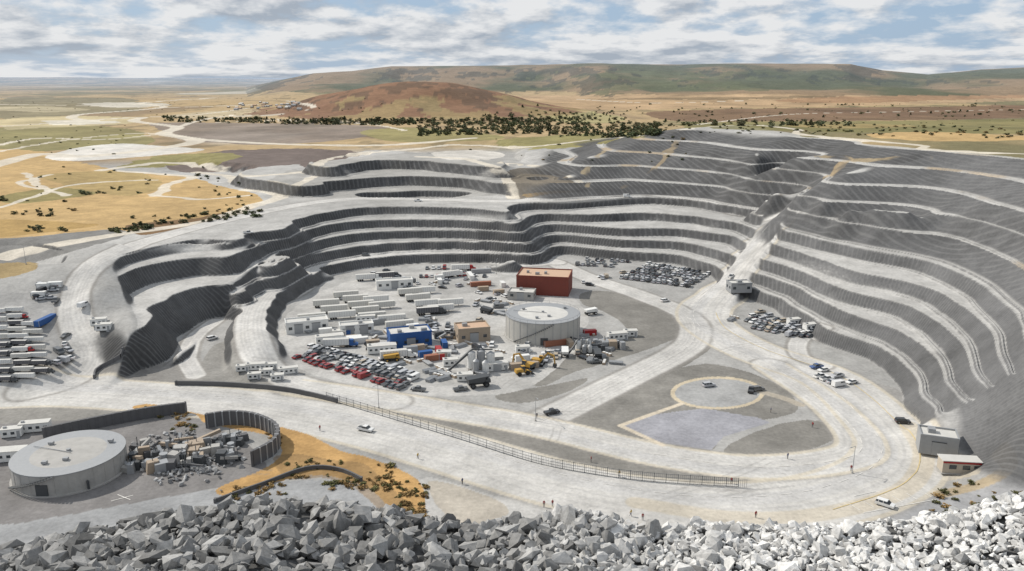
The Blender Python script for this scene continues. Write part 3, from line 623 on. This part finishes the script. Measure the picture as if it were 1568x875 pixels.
def plant(seed,n_,sx,sy,hm):
    r=random.Random(seed); b=MB()
    for i in range(n_):
        x,y=r.uniform(-sx,sx),r.uniform(-sy,sy); k_=r.random(); m=r.choice((mGrey,mDark,mConcD,mTan,mGrey,mConc))
        if k_<.5: hh=r.uniform(.8,hm); b.box((x,y,hh/2),(r.uniform(1,3.5),r.uniform(1,3),hh),m,rz=r.uniform(-.5,.5),tx=r.uniform(.7,1))
        elif k_<.7: hh=r.uniform(1,hm); b.cyl((x,y,hh/2),r.uniform(.5,1.3),hh,m,n=12)
        else: b.beam((x,y,r.uniform(.5,2)),(x+r.uniform(-6,6),y+r.uniform(-4,4),r.uniform(1,hm)),r.uniform(.3,.9),m)
        if r.random()<.3: b.beam((x,y,0),(x,y,hm*1.2),.15,mWire)
    return b.mesh("crushing_plant")
at(plant(1,36,7,4,3),"crushing_plant",920,532,.2); at(plant(2,90,13,7,3.0),"crushing_plant",285,700,.2); at(plant(5,20,6,3,2.5),"crushing_plant",690,520,.2)
at(tank(12.0,4.6,mConc,mConc,"settling_tank",rim=False),"settling_tank",110,722)
for u,v in ((372,568),(392,566),(408,574),(390,580),(425,582),(442,572),(415,565)): at(random.choice(OF[:2]),"site_cabin",u,v,.25+random.uniform(-.1,.1),sc=.8)
for u,v,i in ((800,540,1),(690,560,1),(760,567,0),(712,583,1),(680,548,1),(755,556,3),(945,520,0),(965,515,1),(152,498,1),(160,506,1),(55,660,0),(20,668,1),(8,705,2),(1215,497,1),(1240,505,1),(560,493,0),(505,525,2),(520,515,1),(585,540,2)):
    at(OF[i],"site_cabin",u,v,.2+random.uniform(-.15,.15))
for u,v in ((500,470),(512,479),(524,488),(545,463),(553,472),(560,481),(585,473),(530,457),(628,452),(640,461),(655,470),(648,450),(690,469),(675,478),(600,494),(478,492),(612,503),(576,464),(570,490)):
    at(random.choice(TR[:2]),"semi_trailer",u,v,.30+random.uniform(-.04,.04))
for u,v,i in ((560,430,1),(590,427,3),(655,482,3),(705,415,0),(690,425,1),(603,550,1),(515,532,2)): at(TRK[i],"semi_truck",u,v,.3+random.uniform(-.2,.2))
for i in range(34):
    u,v=random.choice(((610,505),(700,540),(700,425),(740,440),(775,560),(650,545),(880,520),(500,520),(570,525)))
    at(random.choice(CNw),"shipping_container",u+random.uniform(-38,38),v+random.uniform(-11,11),random.choice((.3,.25,1.85))+random.uniform(-.1,.1))
# pipe and pallet stacks
b=MB()
for i in range(5):
    for j in range(3): b.cyl((0,i*.42+j*.2,.2+j*.36),.19,5,mGrey,'x',8)
for i in range(3): b.box((4.2,i*1.4,.45),(1.1,1.2,.8),mTan); b.box((4.2,i*1.4,.92),(.9,1.0,.14),mWhite)
PS=b.mesh("pipe_stack")
for i in range(40):
    u,v=random.choice(((610,505),(700,540),(720,430),(775,560),(650,570),(900,520),(500,520),(940,545),(760,475),(1160,505),(560,445)))
    at(PS,"pipe_stack",u+random.uniform(-40,40),v+random.uniform(-14,14),random.uniform(0,3),sc=.9)
at(EXC,"excavator",808,566,2.6); at(EXC,"excavator",824,560,-.3); at(LDR,"wheel_loader",800,574,.4); at(DMP[1],"dump_truck",733,592,.35,sc=1.0); at(DMP[0],"dump_truck",600,553,.3,sc=.75)
for u,v,i in ((905,482,2),(915,548,1),(865,545,2),(745,480,1)): at(DMP[i],"dump_truck",u,v,random.uniform(0,3),sc=.75)
def lot(A,B,Cc,Dd,nr,cols,sp_=2.5,fill=.92,rowcols=None):
    q=[g1(*p) for p in (A,B,Cc,Dd)]; q=[Vector(p) for p in q]
    for r in range(nr):
        t_=r/max(nr-1,1); p0=q[0].lerp(q[1],t_); p1=q[3].lerp(q[2],t_); d=p1-p0; k_=max(int(d.length/sp_),1); yaw=math.atan2(d.y,d.x)+math.pi/2+(math.pi if r%2 else 0)
        for i in range(k_):
            if random.random()>fill: continue
            p=p0+d*((i+.5)/k_); me,nm=rnd_car(rowcols[r] if rowcols else cols); put(me,nm,p.x+random.uniform(-.15,.15),p.y+random.uniform(-.3,.3),yaw+random.uniform(-.05,.05))
lot((948,426),(990,405),(1088,420),(1058,440),6,DK)
lot((880,406),(895,398),(965,402),(940,409),3,DK,fill=.8)
lot((1130,497),(1160,478),(1255,505),(1225,518),4,NEU,fill=.75)
lot((1235,568),(1245,562),(1310,590),(1298,598),2,['white','silver','red','white','blue'],fill=.7)
lot((452,547),(475,531),(645,578),(618,597),5,NEU,rowcols=[['red','red','red','grey'],['red','grey','white','silver'],['grey','silver','black','beige'],NEU,NEU],fill=.8)
lot((80,560),(92,515),(108,518),(112,548),4,['white','silver','grey'],fill=.9)
lot((640,425),(650,412),(720,412),(715,422),2,['red','white','silver','grey'],fill=.6)
for i in range(80):
    u,v=random.choice(((640,435),(710,435),(560,540),(660,500),(760,460),(700,500),(770,540),(860,550),(600,425),(680,590),(930,430))); me,nm=rnd_car(NEU); at(me,nm,u+random.uniform(-40,40),v+random.uniform(-12,12),random.uniform(0,6.3))
for i,(u0,v0,u1,v1,k_) in enumerate(((5,585,-5,480,9),(38,580,22,478,11),(62,572,48,500,7))):
    for j in range(k_):
        t_=j/(k_-1); dk_=random.random(); me=TR[j%2] if dk_>.3 else (TRK[3] if dk_>.08 else TRK[0]); at(me,"semi_truck",u0+(u1-u0)*t_,v0+(v1-v0)*t_,.08+random.uniform(-.05,.05),sc=.55)
for i in range(12): me,nm=rnd_car(NEU); at(me,nm,70+random.uniform(-25,20),452+random.uniform(-14,14),random.uniform(0,3))
for u,v in ((68,442),(85,440),(60,455)): at(CN[0],"shipping_container",u,v,.2)
at(CN[7],"shipping_container",70,495,1.5)
for u,v,y_,k_,c in ((1355,775,-.7,'suv','white'),(1382,648,-.1,'suv','black'),(1018,462,.5,'suv','white'),(325,520,.9,'suv','white'),(912,556,.2,'pickup','grey'),(1150,600,1.2,'pickup','black'),(1160,598,.3,'suv','grey'),(1085,592,.3,'suv','silver'),(845,634,.4,'pickup','black'),(640,309,.1,'pickup','white'),(380,358,.3,'pickup','white'),(960,302,0,'van','white'),(560,392,.2,'suv','grey'),(1120,425,.9,'pickup','white'),(560,660,-.4,'pickup','white'),(128,470,1.4,'van','white')): at(CM[k_,c],'parked_car',u,v,y_)
# ---------------- walls & fence
def densify(pts,step):
    q=catm(pts,False,8); x,y=G(q[:,0],q[:,1]); d=np.r_[0,np.cumsum(np.hypot(np.diff(x),np.diff(y)))]; s_=np.arange(0,d[-1],step); return np.interp(s_,d,x),np.interp(s_,d,y)
def wall(pts,h_,th,m,name,rib=0,cap=None):
    x,y=densify(pts,2.0); b=MB(); z=samp(Z,x,y)
    for i in range(len(x)-1):
        dx,dy=x[i+1]-x[i],y[i+1]-y[i]; l=math.hypot(dx,dy); nx,ny=-dy/l*th/2,dx/l*th/2; z0=min(z[i],z[i+1])-.5; z1=z[i]+h_; z2=z[i+1]+h_
        b.add([(x[i]+nx,y[i]+ny,z0),(x[i+1]+nx,y[i+1]+ny,z0),(x[i+1]-nx,y[i+1]-ny,z0),(x[i]-nx,y[i]-ny,z0),(x[i]+nx,y[i]+ny,z1),(x[i+1]+nx,y[i+1]+ny,z2),(x[i+1]-nx,y[i+1]-ny,z2),(x[i]-nx,y[i]-ny,z1)],[(4,5,6,7),(0,1,5,4),(2,3,7,6)],m)
        if rib: b.box((x[i],y[i],z[i]+h_/2),(.35,th+.35,h_),cap or m,rz=math.atan2(dy,dx))
    b.box((x[0],y[0],z[0]+h_/2),(.5,th+.4,h_+.1),m); b.box((x[-1],y[-1],z[-1]+h_/2),(.5,th+.4,h_+.1),m)
    me=b.mesh(name); o=D.objects.new(name,me); scn.collection.objects.link(o)
wall([(70,672),(150,655),(230,640),(290,632)],3.2,.8,mConcD,"retaining_wall",1,mConcD)
wall([(318,655),(355,650),(395,655),(425,672),(420,695),(385,715)],4.0,.8,mConcD,"retaining_wall",1,mGrey)
wall([(270,590),(350,592),(440,600),(520,618)],1.4,.5,mConcD,"boundary_wall")
wall([(145,580),(150,568),(185,548),(188,535)],1.3,.5,mConcD,"boundary_wall")
wall([(330,770),(400,745),(470,720),(520,722),(560,740)],1.0,.4,mConcD,"boundary_wall")
def fence(pts,h_=2.2):
    x,y=densify(pts,.45); z=samp(Z,x,y); b=MB()
    for i in range(len(x)):
        wd=.13 if i%6==0 else .045; b.box((x[i],y[i],z[i]+h_/2),(wd,wd,h_+(0.3 if i%6==0 else 0)),mWire)
    for k_ in (.1,.7,1.4,h_):
        for i in range(0,len(x)-6,6): b.beam((x[i],y[i],z[i]+k_),(x[i+6],y[i+6],z[i+6]+k_),.07,mWire)
    o=D.objects.new("chain_link_fence",b.mesh("chain_link_fence")); scn.collection.objects.link(o)
fence([(500,612),(600,642),(700,672),(815,708),(900,725),(1000,738),(1145,747)])
b=MB(); b.cyl((0,0,3.5),.09,7,mGrey,n=8,r2=.06); b.beam((0,0,6.9),(1.4,0,7.1),.08,mGrey); b.box((1.6,0,7.08),(.7,.25,.12),mGrey); b.cyl((0,0,.2),.25,.4,mConc,n=8); LP=b.mesh("street_lamp")
for u,v in ((580,625),(820,645),(1305,725),(500,560),(640,450),(760,420),(40,405)): at(LP,"street_lamp",u,v,random.uniform(0,6))
def ribbon(pts,off,wd,m,name,dash=0):
    x,y=densify(pts,1.5); dx=np.gradient(x); dy=np.gradient(y); l=np.hypot(dx,dy); nx,ny=-dy/l,dx/l; b=MB()
    xa,ya=x+nx*(off-wd/2),y+ny*(off-wd/2); xb,yb=x+nx*(off+wd/2),y+ny*(off+wd/2); za=samp(Z,xa,ya)+.07; zb_=samp(Z,xb,yb)+.07
    for i in range(len(x)-1):
        if dash and (i//dash)%2: continue
        b.add([(xa[i],ya[i],za[i]),(xa[i+1],ya[i+1],za[i+1]),(xb[i+1],yb[i+1],zb_[i+1]),(xb[i],yb[i],zb_[i])],[(0,1,2,3)],m)
    o=D.objects.new(name,b.mesh(name)); scn.collection.objects.link(o)
mLine=pm("worn_white_line",(.72,.70,.66),.8,dirt=.6,sc=.6); mLineY=pm("worn_yellow_line",(.60,.48,.25),.8,dirt=.5,sc=.6)
ribbon(R1[8:16],-4.5,.25,mLineY,"road_marking"); ribbon(R1,4,.18,mLine,"road_marking",2); ribbon(R3[3:],0,.2,mLine,"road_marking",2); ribbon(R2,0,.16,mLine,"road_marking",2)
ribbon([(1308,760),(1345,752)],0,.2,mLine,"parking_marking")
for k_ in range(6): ribbon([(1300+k_*22,772-k_*4),(1322+k_*22,785-k_*4)],0,.18,mLine,"parking_marking")
ribbon([(1322,786),(1440,764)],0,.18,mLine,"parking_marking"); ribbon([(170,768),(215,756)],0,.2,mLine,"road_marking"); ribbon([(180,758),(205,768)],0,.2,mLine,"road_marking")
# ---------------- people
def person(walk,vest,pants):
    me=D.meshes.new("p"); s=.16 if walk else .03
    V=[(0,0,.95),(0,0,1.15),(0,0,1.38),(0,0,1.5),(0,.02,1.58),(0,.02,1.68),
       (.1,0,.92),(.11,s,.5),(.11,s*1.6-.03,.08),(.11,s*1.6+.13,.04),(-.1,0,.92),(-.11,-s*.6,.5),(-.11,-s*1.9,.1),(-.11,-s*1.9+.14,.04),
       (.19,0,1.42),(.25,-s*.8,1.14),(.25,-s*.6+.08,.9),(.25,-s*.6+.1,.82),(-.19,0,1.42),(-.25,s*.8,1.14),(-.25,s*.8+.1,.9),(-.25,s*.8+.12,.82)]
    E=[(0,1),(1,2),(2,3),(3,4),(4,5),(0,6),(6,7),(7,8),(8,9),(0,10),(10,11),(11,12),(12,13),(2,14),(14,15),(15,16),(16,17),(2,18),(18,19),(19,20),(20,21)]
    Rd=[.15,.14,.16,.07,.08,.1,.1,.07,.05,.04,.1,.07,.05,.04,.075,.05,.04,.035,.075,.05,.04,.035]
    for hnd,sg in ((17,1),(21,-1)):
        for k_ in range(5):
            i0=len(V); p=V[hnd]; V.append((p[0]-.012*(k_==4)*sg,p[1]+(k_-1.5)*.02+(.03 if k_==4 else 0),p[2]-.05)); V.append((p[0]-.02*sg,p[1]+(k_-1.5)*.021+(.03 if k_==4 else 0),p[2]-(.10,.115,.12,.1,.07)[k_])); E+=[(hnd,i0),(i0,i0+1)]; Rd+=[.01,.008]
    me.from_pydata(V,E,[]); o=D.objects.new("p",me); scn.collection.objects.link(o); md=o.modifiers.new("s",'SKIN')
    for i,sv in enumerate(me.skin_vertices[0].data): sv.radius=(Rd[i],Rd[i]*.8); sv.use_root=(i==0)
    sb=o.modifiers.new("b",'SUBSURF'); sb.levels=1; dg=bpy.context.evaluated_depsgraph_get(); m2=D.meshes.new_from_object(o.evaluated_get(dg)); D.objects.remove(o)
    m2.materials.clear()
    for m in (pm("skin",(.42,.26,.19)),vest,pants,pm("boots",(.05,.04,.03)),pm("hair",(.04,.03,.02))): m2.materials.append(m)
    for p in m2.polygons:
        c=p.center; p.material_index=4 if c.z>1.70 or (c.z>1.6 and c.y<-.02) else 0 if c.z>1.52 or (abs(c.x)>.19 and c.z<.93) else 1 if (c.z>.98 or abs(c.x)>.19) else 2 if c.z>.1 else 3
        p.use_smooth=True
    m2.name="person"; return m2
PP=[person(w_,pm("cloth"+str(i),c,.9),pm("trousers"+str(i),c2,.9)) for i,(w_,c,c2) in enumerate(((1,(.05,.05,.06),(.03,.03,.05)),(0,(.3,.04,.04),(.05,.05,.07)),(1,(.45,.30,.04),(.04,.05,.1)),(0,(.08,.1,.2),(.1,.09,.08))))]
for u,v in ((833,777),(846,776),(966,791),(984,797),(1157,793),(1303,722),(1244,655),(1206,703),(948,730),(1180,632),(905,708),(822,641),(708,742),(640,703),(1120,741),(490,660)): at(random.choice(PP),"person",u,v,random.uniform(0,6.3))
# ---------------- vegetation
mLeaf,t,b=nt("foliage"); a_=nd(t,'ShaderNodeAttribute',attribute_name="Col"); t.links.new(a_.outputs['Color'],b.inputs['Base Color']); b.inputs['Roughness'].default_value=.9; b.inputs['Specular IOR Level'].default_value=.1
def tree_tpl(r,nl,conif):
    V=[];Fc=[];Cl=[]
    for i in range(6): a_=i*math.pi/3; V.append((.035*math.cos(a_),.035*math.sin(a_),0)); Cl.append(0)
    for i in range(6): a_=i*math.pi/3; V.append((.012*math.cos(a_),.012*math.sin(a_),.75)); Cl.append(0)
    for i in range(6): Fc.append((i,(i+1)%6,6+(i+1)%6,6+i))
    cl=[(r.uniform(-.25,.25),r.uniform(-.25,.25),r.uniform(.22,.8),r.uniform(.12,.22)) for _ in range(9)]
    for i in range(nl):
        if conif: z=r.uniform(.15,1); rad=(1-z)*.28*r.uniform(.4,1)+.02; a_=r.uniform(0,6.28); c=Vector((rad*math.cos(a_),rad*math.sin(a_),z))
        else: q=r.choice(cl); d=Vector((r.gauss(0,1),r.gauss(0,1),r.gauss(0,1))).normalized()*q[3]*r.uniform(.6,1); c=Vector(q[:3])+d
        s=r.uniform(.04,.08); n_=Vector((r.gauss(0,1),r.gauss(0,1),r.gauss(0,.6)+.5)).normalized(); u_=n_.orthogonal().normalized(); w_=n_.cross(u_); o=len(V)
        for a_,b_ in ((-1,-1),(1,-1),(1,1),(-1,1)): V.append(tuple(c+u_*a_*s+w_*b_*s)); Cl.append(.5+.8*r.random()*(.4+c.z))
        Fc.append((o,o+1,o+2,o+3))
    return np.array(V,np.float32),np.array(Fc,np.int32),np.array(Cl,np.float32)
rr_=random.Random(5); TPL=[tree_tpl(rr_,110,i==5) for i in range(7)]; BUSH=[tree_tpl(rr_,130,False) for _ in range(3)]
def mass(name,us,vs,hs,tpl,cols,zsc=1,wide=1):
    x,y=G(us,vs); z=samp(Z,x,y); VV=[];FF=[];CC=[];o=0
    for i in range(len(x)):
        V,Fc,Cl=random.choice(tpl); a_=random.uniform(0,6.28); c,s=math.cos(a_),math.sin(a_); h_=hs[i]; k_=random.uniform(.85,1.3)*wide
        P=np.c_[(V[:,0]*c-V[:,1]*s)*h_*k_,(V[:,0]*s+V[:,1]*c)*h_*k_,V[:,2]*h_*zsc-.18*h_*(zsc<1)]+np.array([x[i],y[i],z[i]]); VV.append(P); FF.append(Fc+o); o+=len(V)
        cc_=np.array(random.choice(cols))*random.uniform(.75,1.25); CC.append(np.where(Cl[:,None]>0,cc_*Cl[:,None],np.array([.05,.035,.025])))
    ob=mk_np(name,np.concatenate(VV),np.concatenate(FF),[mLeaf]); attr(ob.data,"Col",np.concatenate(CC).astype(np.float32)); return ob
GR=[(.10,.12,.065),(.09,.105,.06),(.125,.13,.065),(.11,.105,.06)]; SC=[(.14,.135,.06),(.19,.16,.07),(.11,.11,.055),(.22,.16,.08)]
def scat(pls):
    U=[];V_=[]
    for (u0,u1,v0,v1,k_,tilt) in pls:
        for _ in range(k_):
            a_=random.random(); U.append(u0+(u1-u0)*a_); V_.append(random.uniform(v0,v1)+tilt*(a_-.5))
    return np.array(U),np.array(V_)
U,V_=scat([(640,840,189,207,230,-4),(840,1010,189,211,150,0),(250,430,181,189,110,3),(430,640,183,192,170,2),(740,960,172,186,80,0),(960,1010,196,208,30,-3),(560,830,183,191,130,0),(780,900,182,192,60,0),(1000,1300,186,194,70,0),(800,1568,160,180,90,0)])
mass("forest",U,V_,np.random.uniform(3.2,6.5,len(U)),TPL,GR,.95,1.5)
U,V_=scat([(1010,1568,186,208,160,10),(0,400,255,330,26,0),(0,200,190,240,30,0),(330,390,292,325,14,0),(700,1060,200,250,20,0),(0,600,150,180,100,0),(1000,1568,150,185,100,0)])
mass("scrub",U,V_,np.random.uniform(1.2,3,len(U)),BUSH,SC+GR,.7,1.4)
U,V_=scat([(115,160,293,300,8,0),(20,80,322,332,8,0),(170,230,350,356,18,-6),(40,110,346,356,8,0),(200,400,326,342,45,-16),(170,185,288,292,3,0),(300,345,265,275,5,0),(0,15,303,310,4,0)])
mass("shrub",U,V_,np.random.uniform(1.8,4,len(U)),BUSH,GR,.75,1.3)
U,V_=scat([(205,290,628,640,22,8),(260,300,650,660,10,0),(350,440,740,770,30,-20),(440,600,705,745,50,16),(600,655,735,790,40,20),(500,600,740,752,22,0),(1420,1568,752,790,26,-26),(1440,1500,740,760,6,0),(400,430,665,700,8,10)])
mass("dry_shrub",U,V_,np.random.uniform(.5,1.9,len(U)),BUSH,[(.15,.14,.06),(.26,.18,.08),(.11,.11,.05),(.30,.20,.09)],.7,1.5)
b=MB()
for i in range(34):
    x,y=g1(random.uniform(350,460),random.uniform(158,170)); z=float(samp(Z,x,y)); w_,d_,h_=random.uniform(5,10),random.uniform(5,9),random.uniform(2.4,3.4); m=random.choice((mConc,mConc,mTan,mGrey)); b.box((x,y,z+h_/2),(w_,d_,h_),m)
    b.add([(x-w_/2,y-d_/2,z+h_),(x+w_/2,y-d_/2,z+h_),(x+w_/2,y,z+h_+1.5),(x-w_/2,y,z+h_+1.5),(x-w_/2,y+d_/2,z+h_),(x+w_/2,y+d_/2,z+h_)],[(0,1,2,3),(3,2,5,4)],random.choice((mRoof,mTanRoof,mGrey)))
o=D.objects.new("distant_village",b.mesh("distant_village")); scn.collection.objects.link(o)
# ---------------- rubble
def rock_tpl(seed):
    r=random.Random(seed); bm=bmesh.new()
    for i in range(11):
        v=Vector((r.gauss(0,1),r.gauss(0,1),r.gauss(0,1))).normalized()*r.uniform(.8,1.15); bm.verts.new((v.x*1.1,v.y*.85,v.z*.74))
    res=bmesh.ops.convex_hull(bm,input=bm.verts); bmesh.ops.delete(bm,geom=[e for e in res['geom_interior'] if isinstance(e,bmesh.types.BMVert)],context='VERTS')
    bmesh.ops.dissolve_limit(bm,angle_limit=.3,verts=bm.verts,edges=bm.edges); bmesh.ops.triangulate(bm,faces=bm.faces); bmesh.ops.recalc_face_normals(bm,faces=bm.faces)
    bm.verts.index_update(); V=np.array([v.co[:] for v in bm.verts],np.float32); Fc=np.array([[v.index for v in f.verts] for f in bm.faces],np.int32); bm.free(); return V,Fc
RT=[rock_tpl(i) for i in range(28)]
rm,t,b_=nt("fractured_rock"); a_=nd(t,'ShaderNodeAttribute',attribute_name="Col"); pos=nd(t,'ShaderNodeNewGeometry').outputs['Position']; nn=noise(t,2.5,6,.7,pos)
cv=mr(t,nn,.3,.7,.68,1.25); cb=nd(t,'ShaderNodeCombineXYZ'); [t.links.new(cv,cb.inputs[i]) for i in range(3)]
t.links.new(mixc(t,1.0,a_.outputs['Color'],cb.outputs[0],'MULTIPLY'),b_.inputs['Base Color']); b_.inputs['Roughness'].default_value=.9
bp=nd(t,'ShaderNodeBump'); bp.inputs['Strength'].default_value=.5; bp.inputs['Distance'].default_value=.08; t.links.new(nn,bp.inputs['Height']); t.links.new(bp.outputs[0],b_.inputs['Normal'])
VV=[];FF=[];CC=[];o=0
def addrock(x,y,z,s,c):
    global o
    V,Fc=random.choice(RT); M_=np.array(Matrix.Rotation(random.uniform(0,6.28),3,'Z')@Matrix.Rotation(random.gauss(0,.6),3,'X')@Matrix.Rotation(random.gauss(0,.6),3,'Y'))
    P=(V*s*np.array([1,random.uniform(.75,1.2),random.uniform(.75,1.2)]))@M_.T+np.array([x,y,z]); VV.append(P); FF.append(Fc+o); o+=len(V); CC.append(np.tile(c,(len(V),1)))
Nn=19000
rx=rng.uniform(-56,56,Nn); ry=rng.uniform(40,67,Nn); pz=pile(rx,ry)
for i in range(Nn):
    u=784+F*rx[i]/69; wr=float(sm(700,1150,u+random.gauss(0,60)))
    if random.random()>(.36+.64*wr): continue
    s=random.lognormvariate(math.log(.58-.26*wr),.42); s=min(s,1.25)
    g_=random.uniform(.15,.36)*(1-wr)+random.uniform(.48,.74)*wr
    if random.random()<.14: g_*=.6
    addrock(rx[i],ry[i],pz[i]+random.uniform(-.4,.35)*s,s,(g_,g_*.99,g_*.965))
for i in range(1500):
    x=random.uniform(-60,70); y=random.uniform(67,125); addrock(x,y,float(pile(np.array([x]),np.array([y]))[0])-.2,random.uniform(.3,.9),(.25,.25,.24))
ob=mk_np("rubble_pile",np.concatenate(VV),np.concatenate(FF),[rm]); attr(ob.data,"Col",np.concatenate(CC).astype(np.float32))
VV=[];FF=[];CC=[];o=0
for i in range(900):
    u=random.gauss(280,30); v=random.gauss(700,14); x,y=Wp(u,v,0); s=random.uniform(.25,.9); g_=random.uniform(.12,.45); addrock(float(x),float(y),.3+float(samp(Z,x,y)),s,(g_,g_,g_))
ob=mk_np("stone_stockpile",np.concatenate(VV),np.concatenate(FF),[rm]); attr(ob.data,"Col",np.concatenate(CC).astype(np.float32))
# ---------------- light & sky
sd=Vector((-.70,.32,.70)).normalized()
sl=D.lights.new("sun",'SUN'); sl.energy=4.1; sl.angle=math.radians(.6); sl.color=(1,.945,.86); so=D.objects.new("sun",sl); scn.collection.objects.link(so); so.rotation_euler=sd.to_track_quat('Z','Y').to_euler()
wd=D.worlds.new("World"); scn.world=wd; wd.use_nodes=True; t=wd.node_tree; bg=t.nodes['Background']; out=t.nodes['World Output']
sk=nd(t,'ShaderNodeTexSky',sky_type='NISHITA'); sk.sun_disc=False; sk.sun_elevation=math.asin(sd.z); sk.sun_rotation=math.atan2(sd.x,sd.y)
t.links.new(mixc(t,.75,sk.outputs[0],(4.6,6.3,8.6)),bg.inputs[0]); bg.inputs[1].default_value=.085
tc=nd(t,'ShaderNodeTexCoord').outputs['Generated']; sx=nd(t,'ShaderNodeSeparateXYZ'); t.links.new(tc,sx.inputs[0])
zz=math_(t,'ADD',math_(t,'ABSOLUTE',sx.outputs[2]),.035)
U_=math_(t,'MULTIPLY',math_(t,'ARCTAN2',sx.outputs[0],sx.outputs[1]),8.5)
V0=math_(t,'MULTIPLY',math_(t,'LOGARITHM',zz,math.e),2.5)
def wn(sc,det,rg,ou,ov,w_):
    c_=nd(t,'ShaderNodeCombineXYZ'); t.links.new(math_(t,'ADD',U_,ou),c_.inputs[0]); t.links.new(math_(t,'ADD',V0,ov),c_.inputs[1]); c_.inputs[2].default_value=w_
    return noise(t,sc,det,rg,c_.outputs[0])
c1_=wn(1.1,10,.58,0,0,2.2); c2_=wn(1.1,10,.58,-.12,.26,2.2); c3_=wn(.30,4,.5,4,2,7.7)
dens=mr(t,math_(t,'ADD',c1_,math_(t,'MULTIPLY',math_(t,'SUBTRACT',c3_,.5),.45)),.36,.49,0,1)
shade=mr(t,math_(t,'ADD',math_(t,'SUBTRACT',c1_,c2_),math_(t,'MULTIPLY',math_(t,'SUBTRACT',.53,c3_),.55)),-.11,.08,0,1)
cc_=mixc(t,shade,(.46,.52,.60),(.97,.975,.98))
bg2=nd(t,'ShaderNodeBackground'); t.links.new(cc_,bg2.inputs[0]); bg2.inputs[1].default_value=.84
ms=nd(t,'ShaderNodeMixShader'); t.links.new(math_(t,'MULTIPLY',dens,.95),ms.inputs[0]); t.links.new(bg.outputs[0],ms.inputs[1]); t.links.new(bg2.outputs[0],ms.inputs[2]); t.links.new(ms.outputs[0],out.inputs[0])
print("objs",len(D.objects))
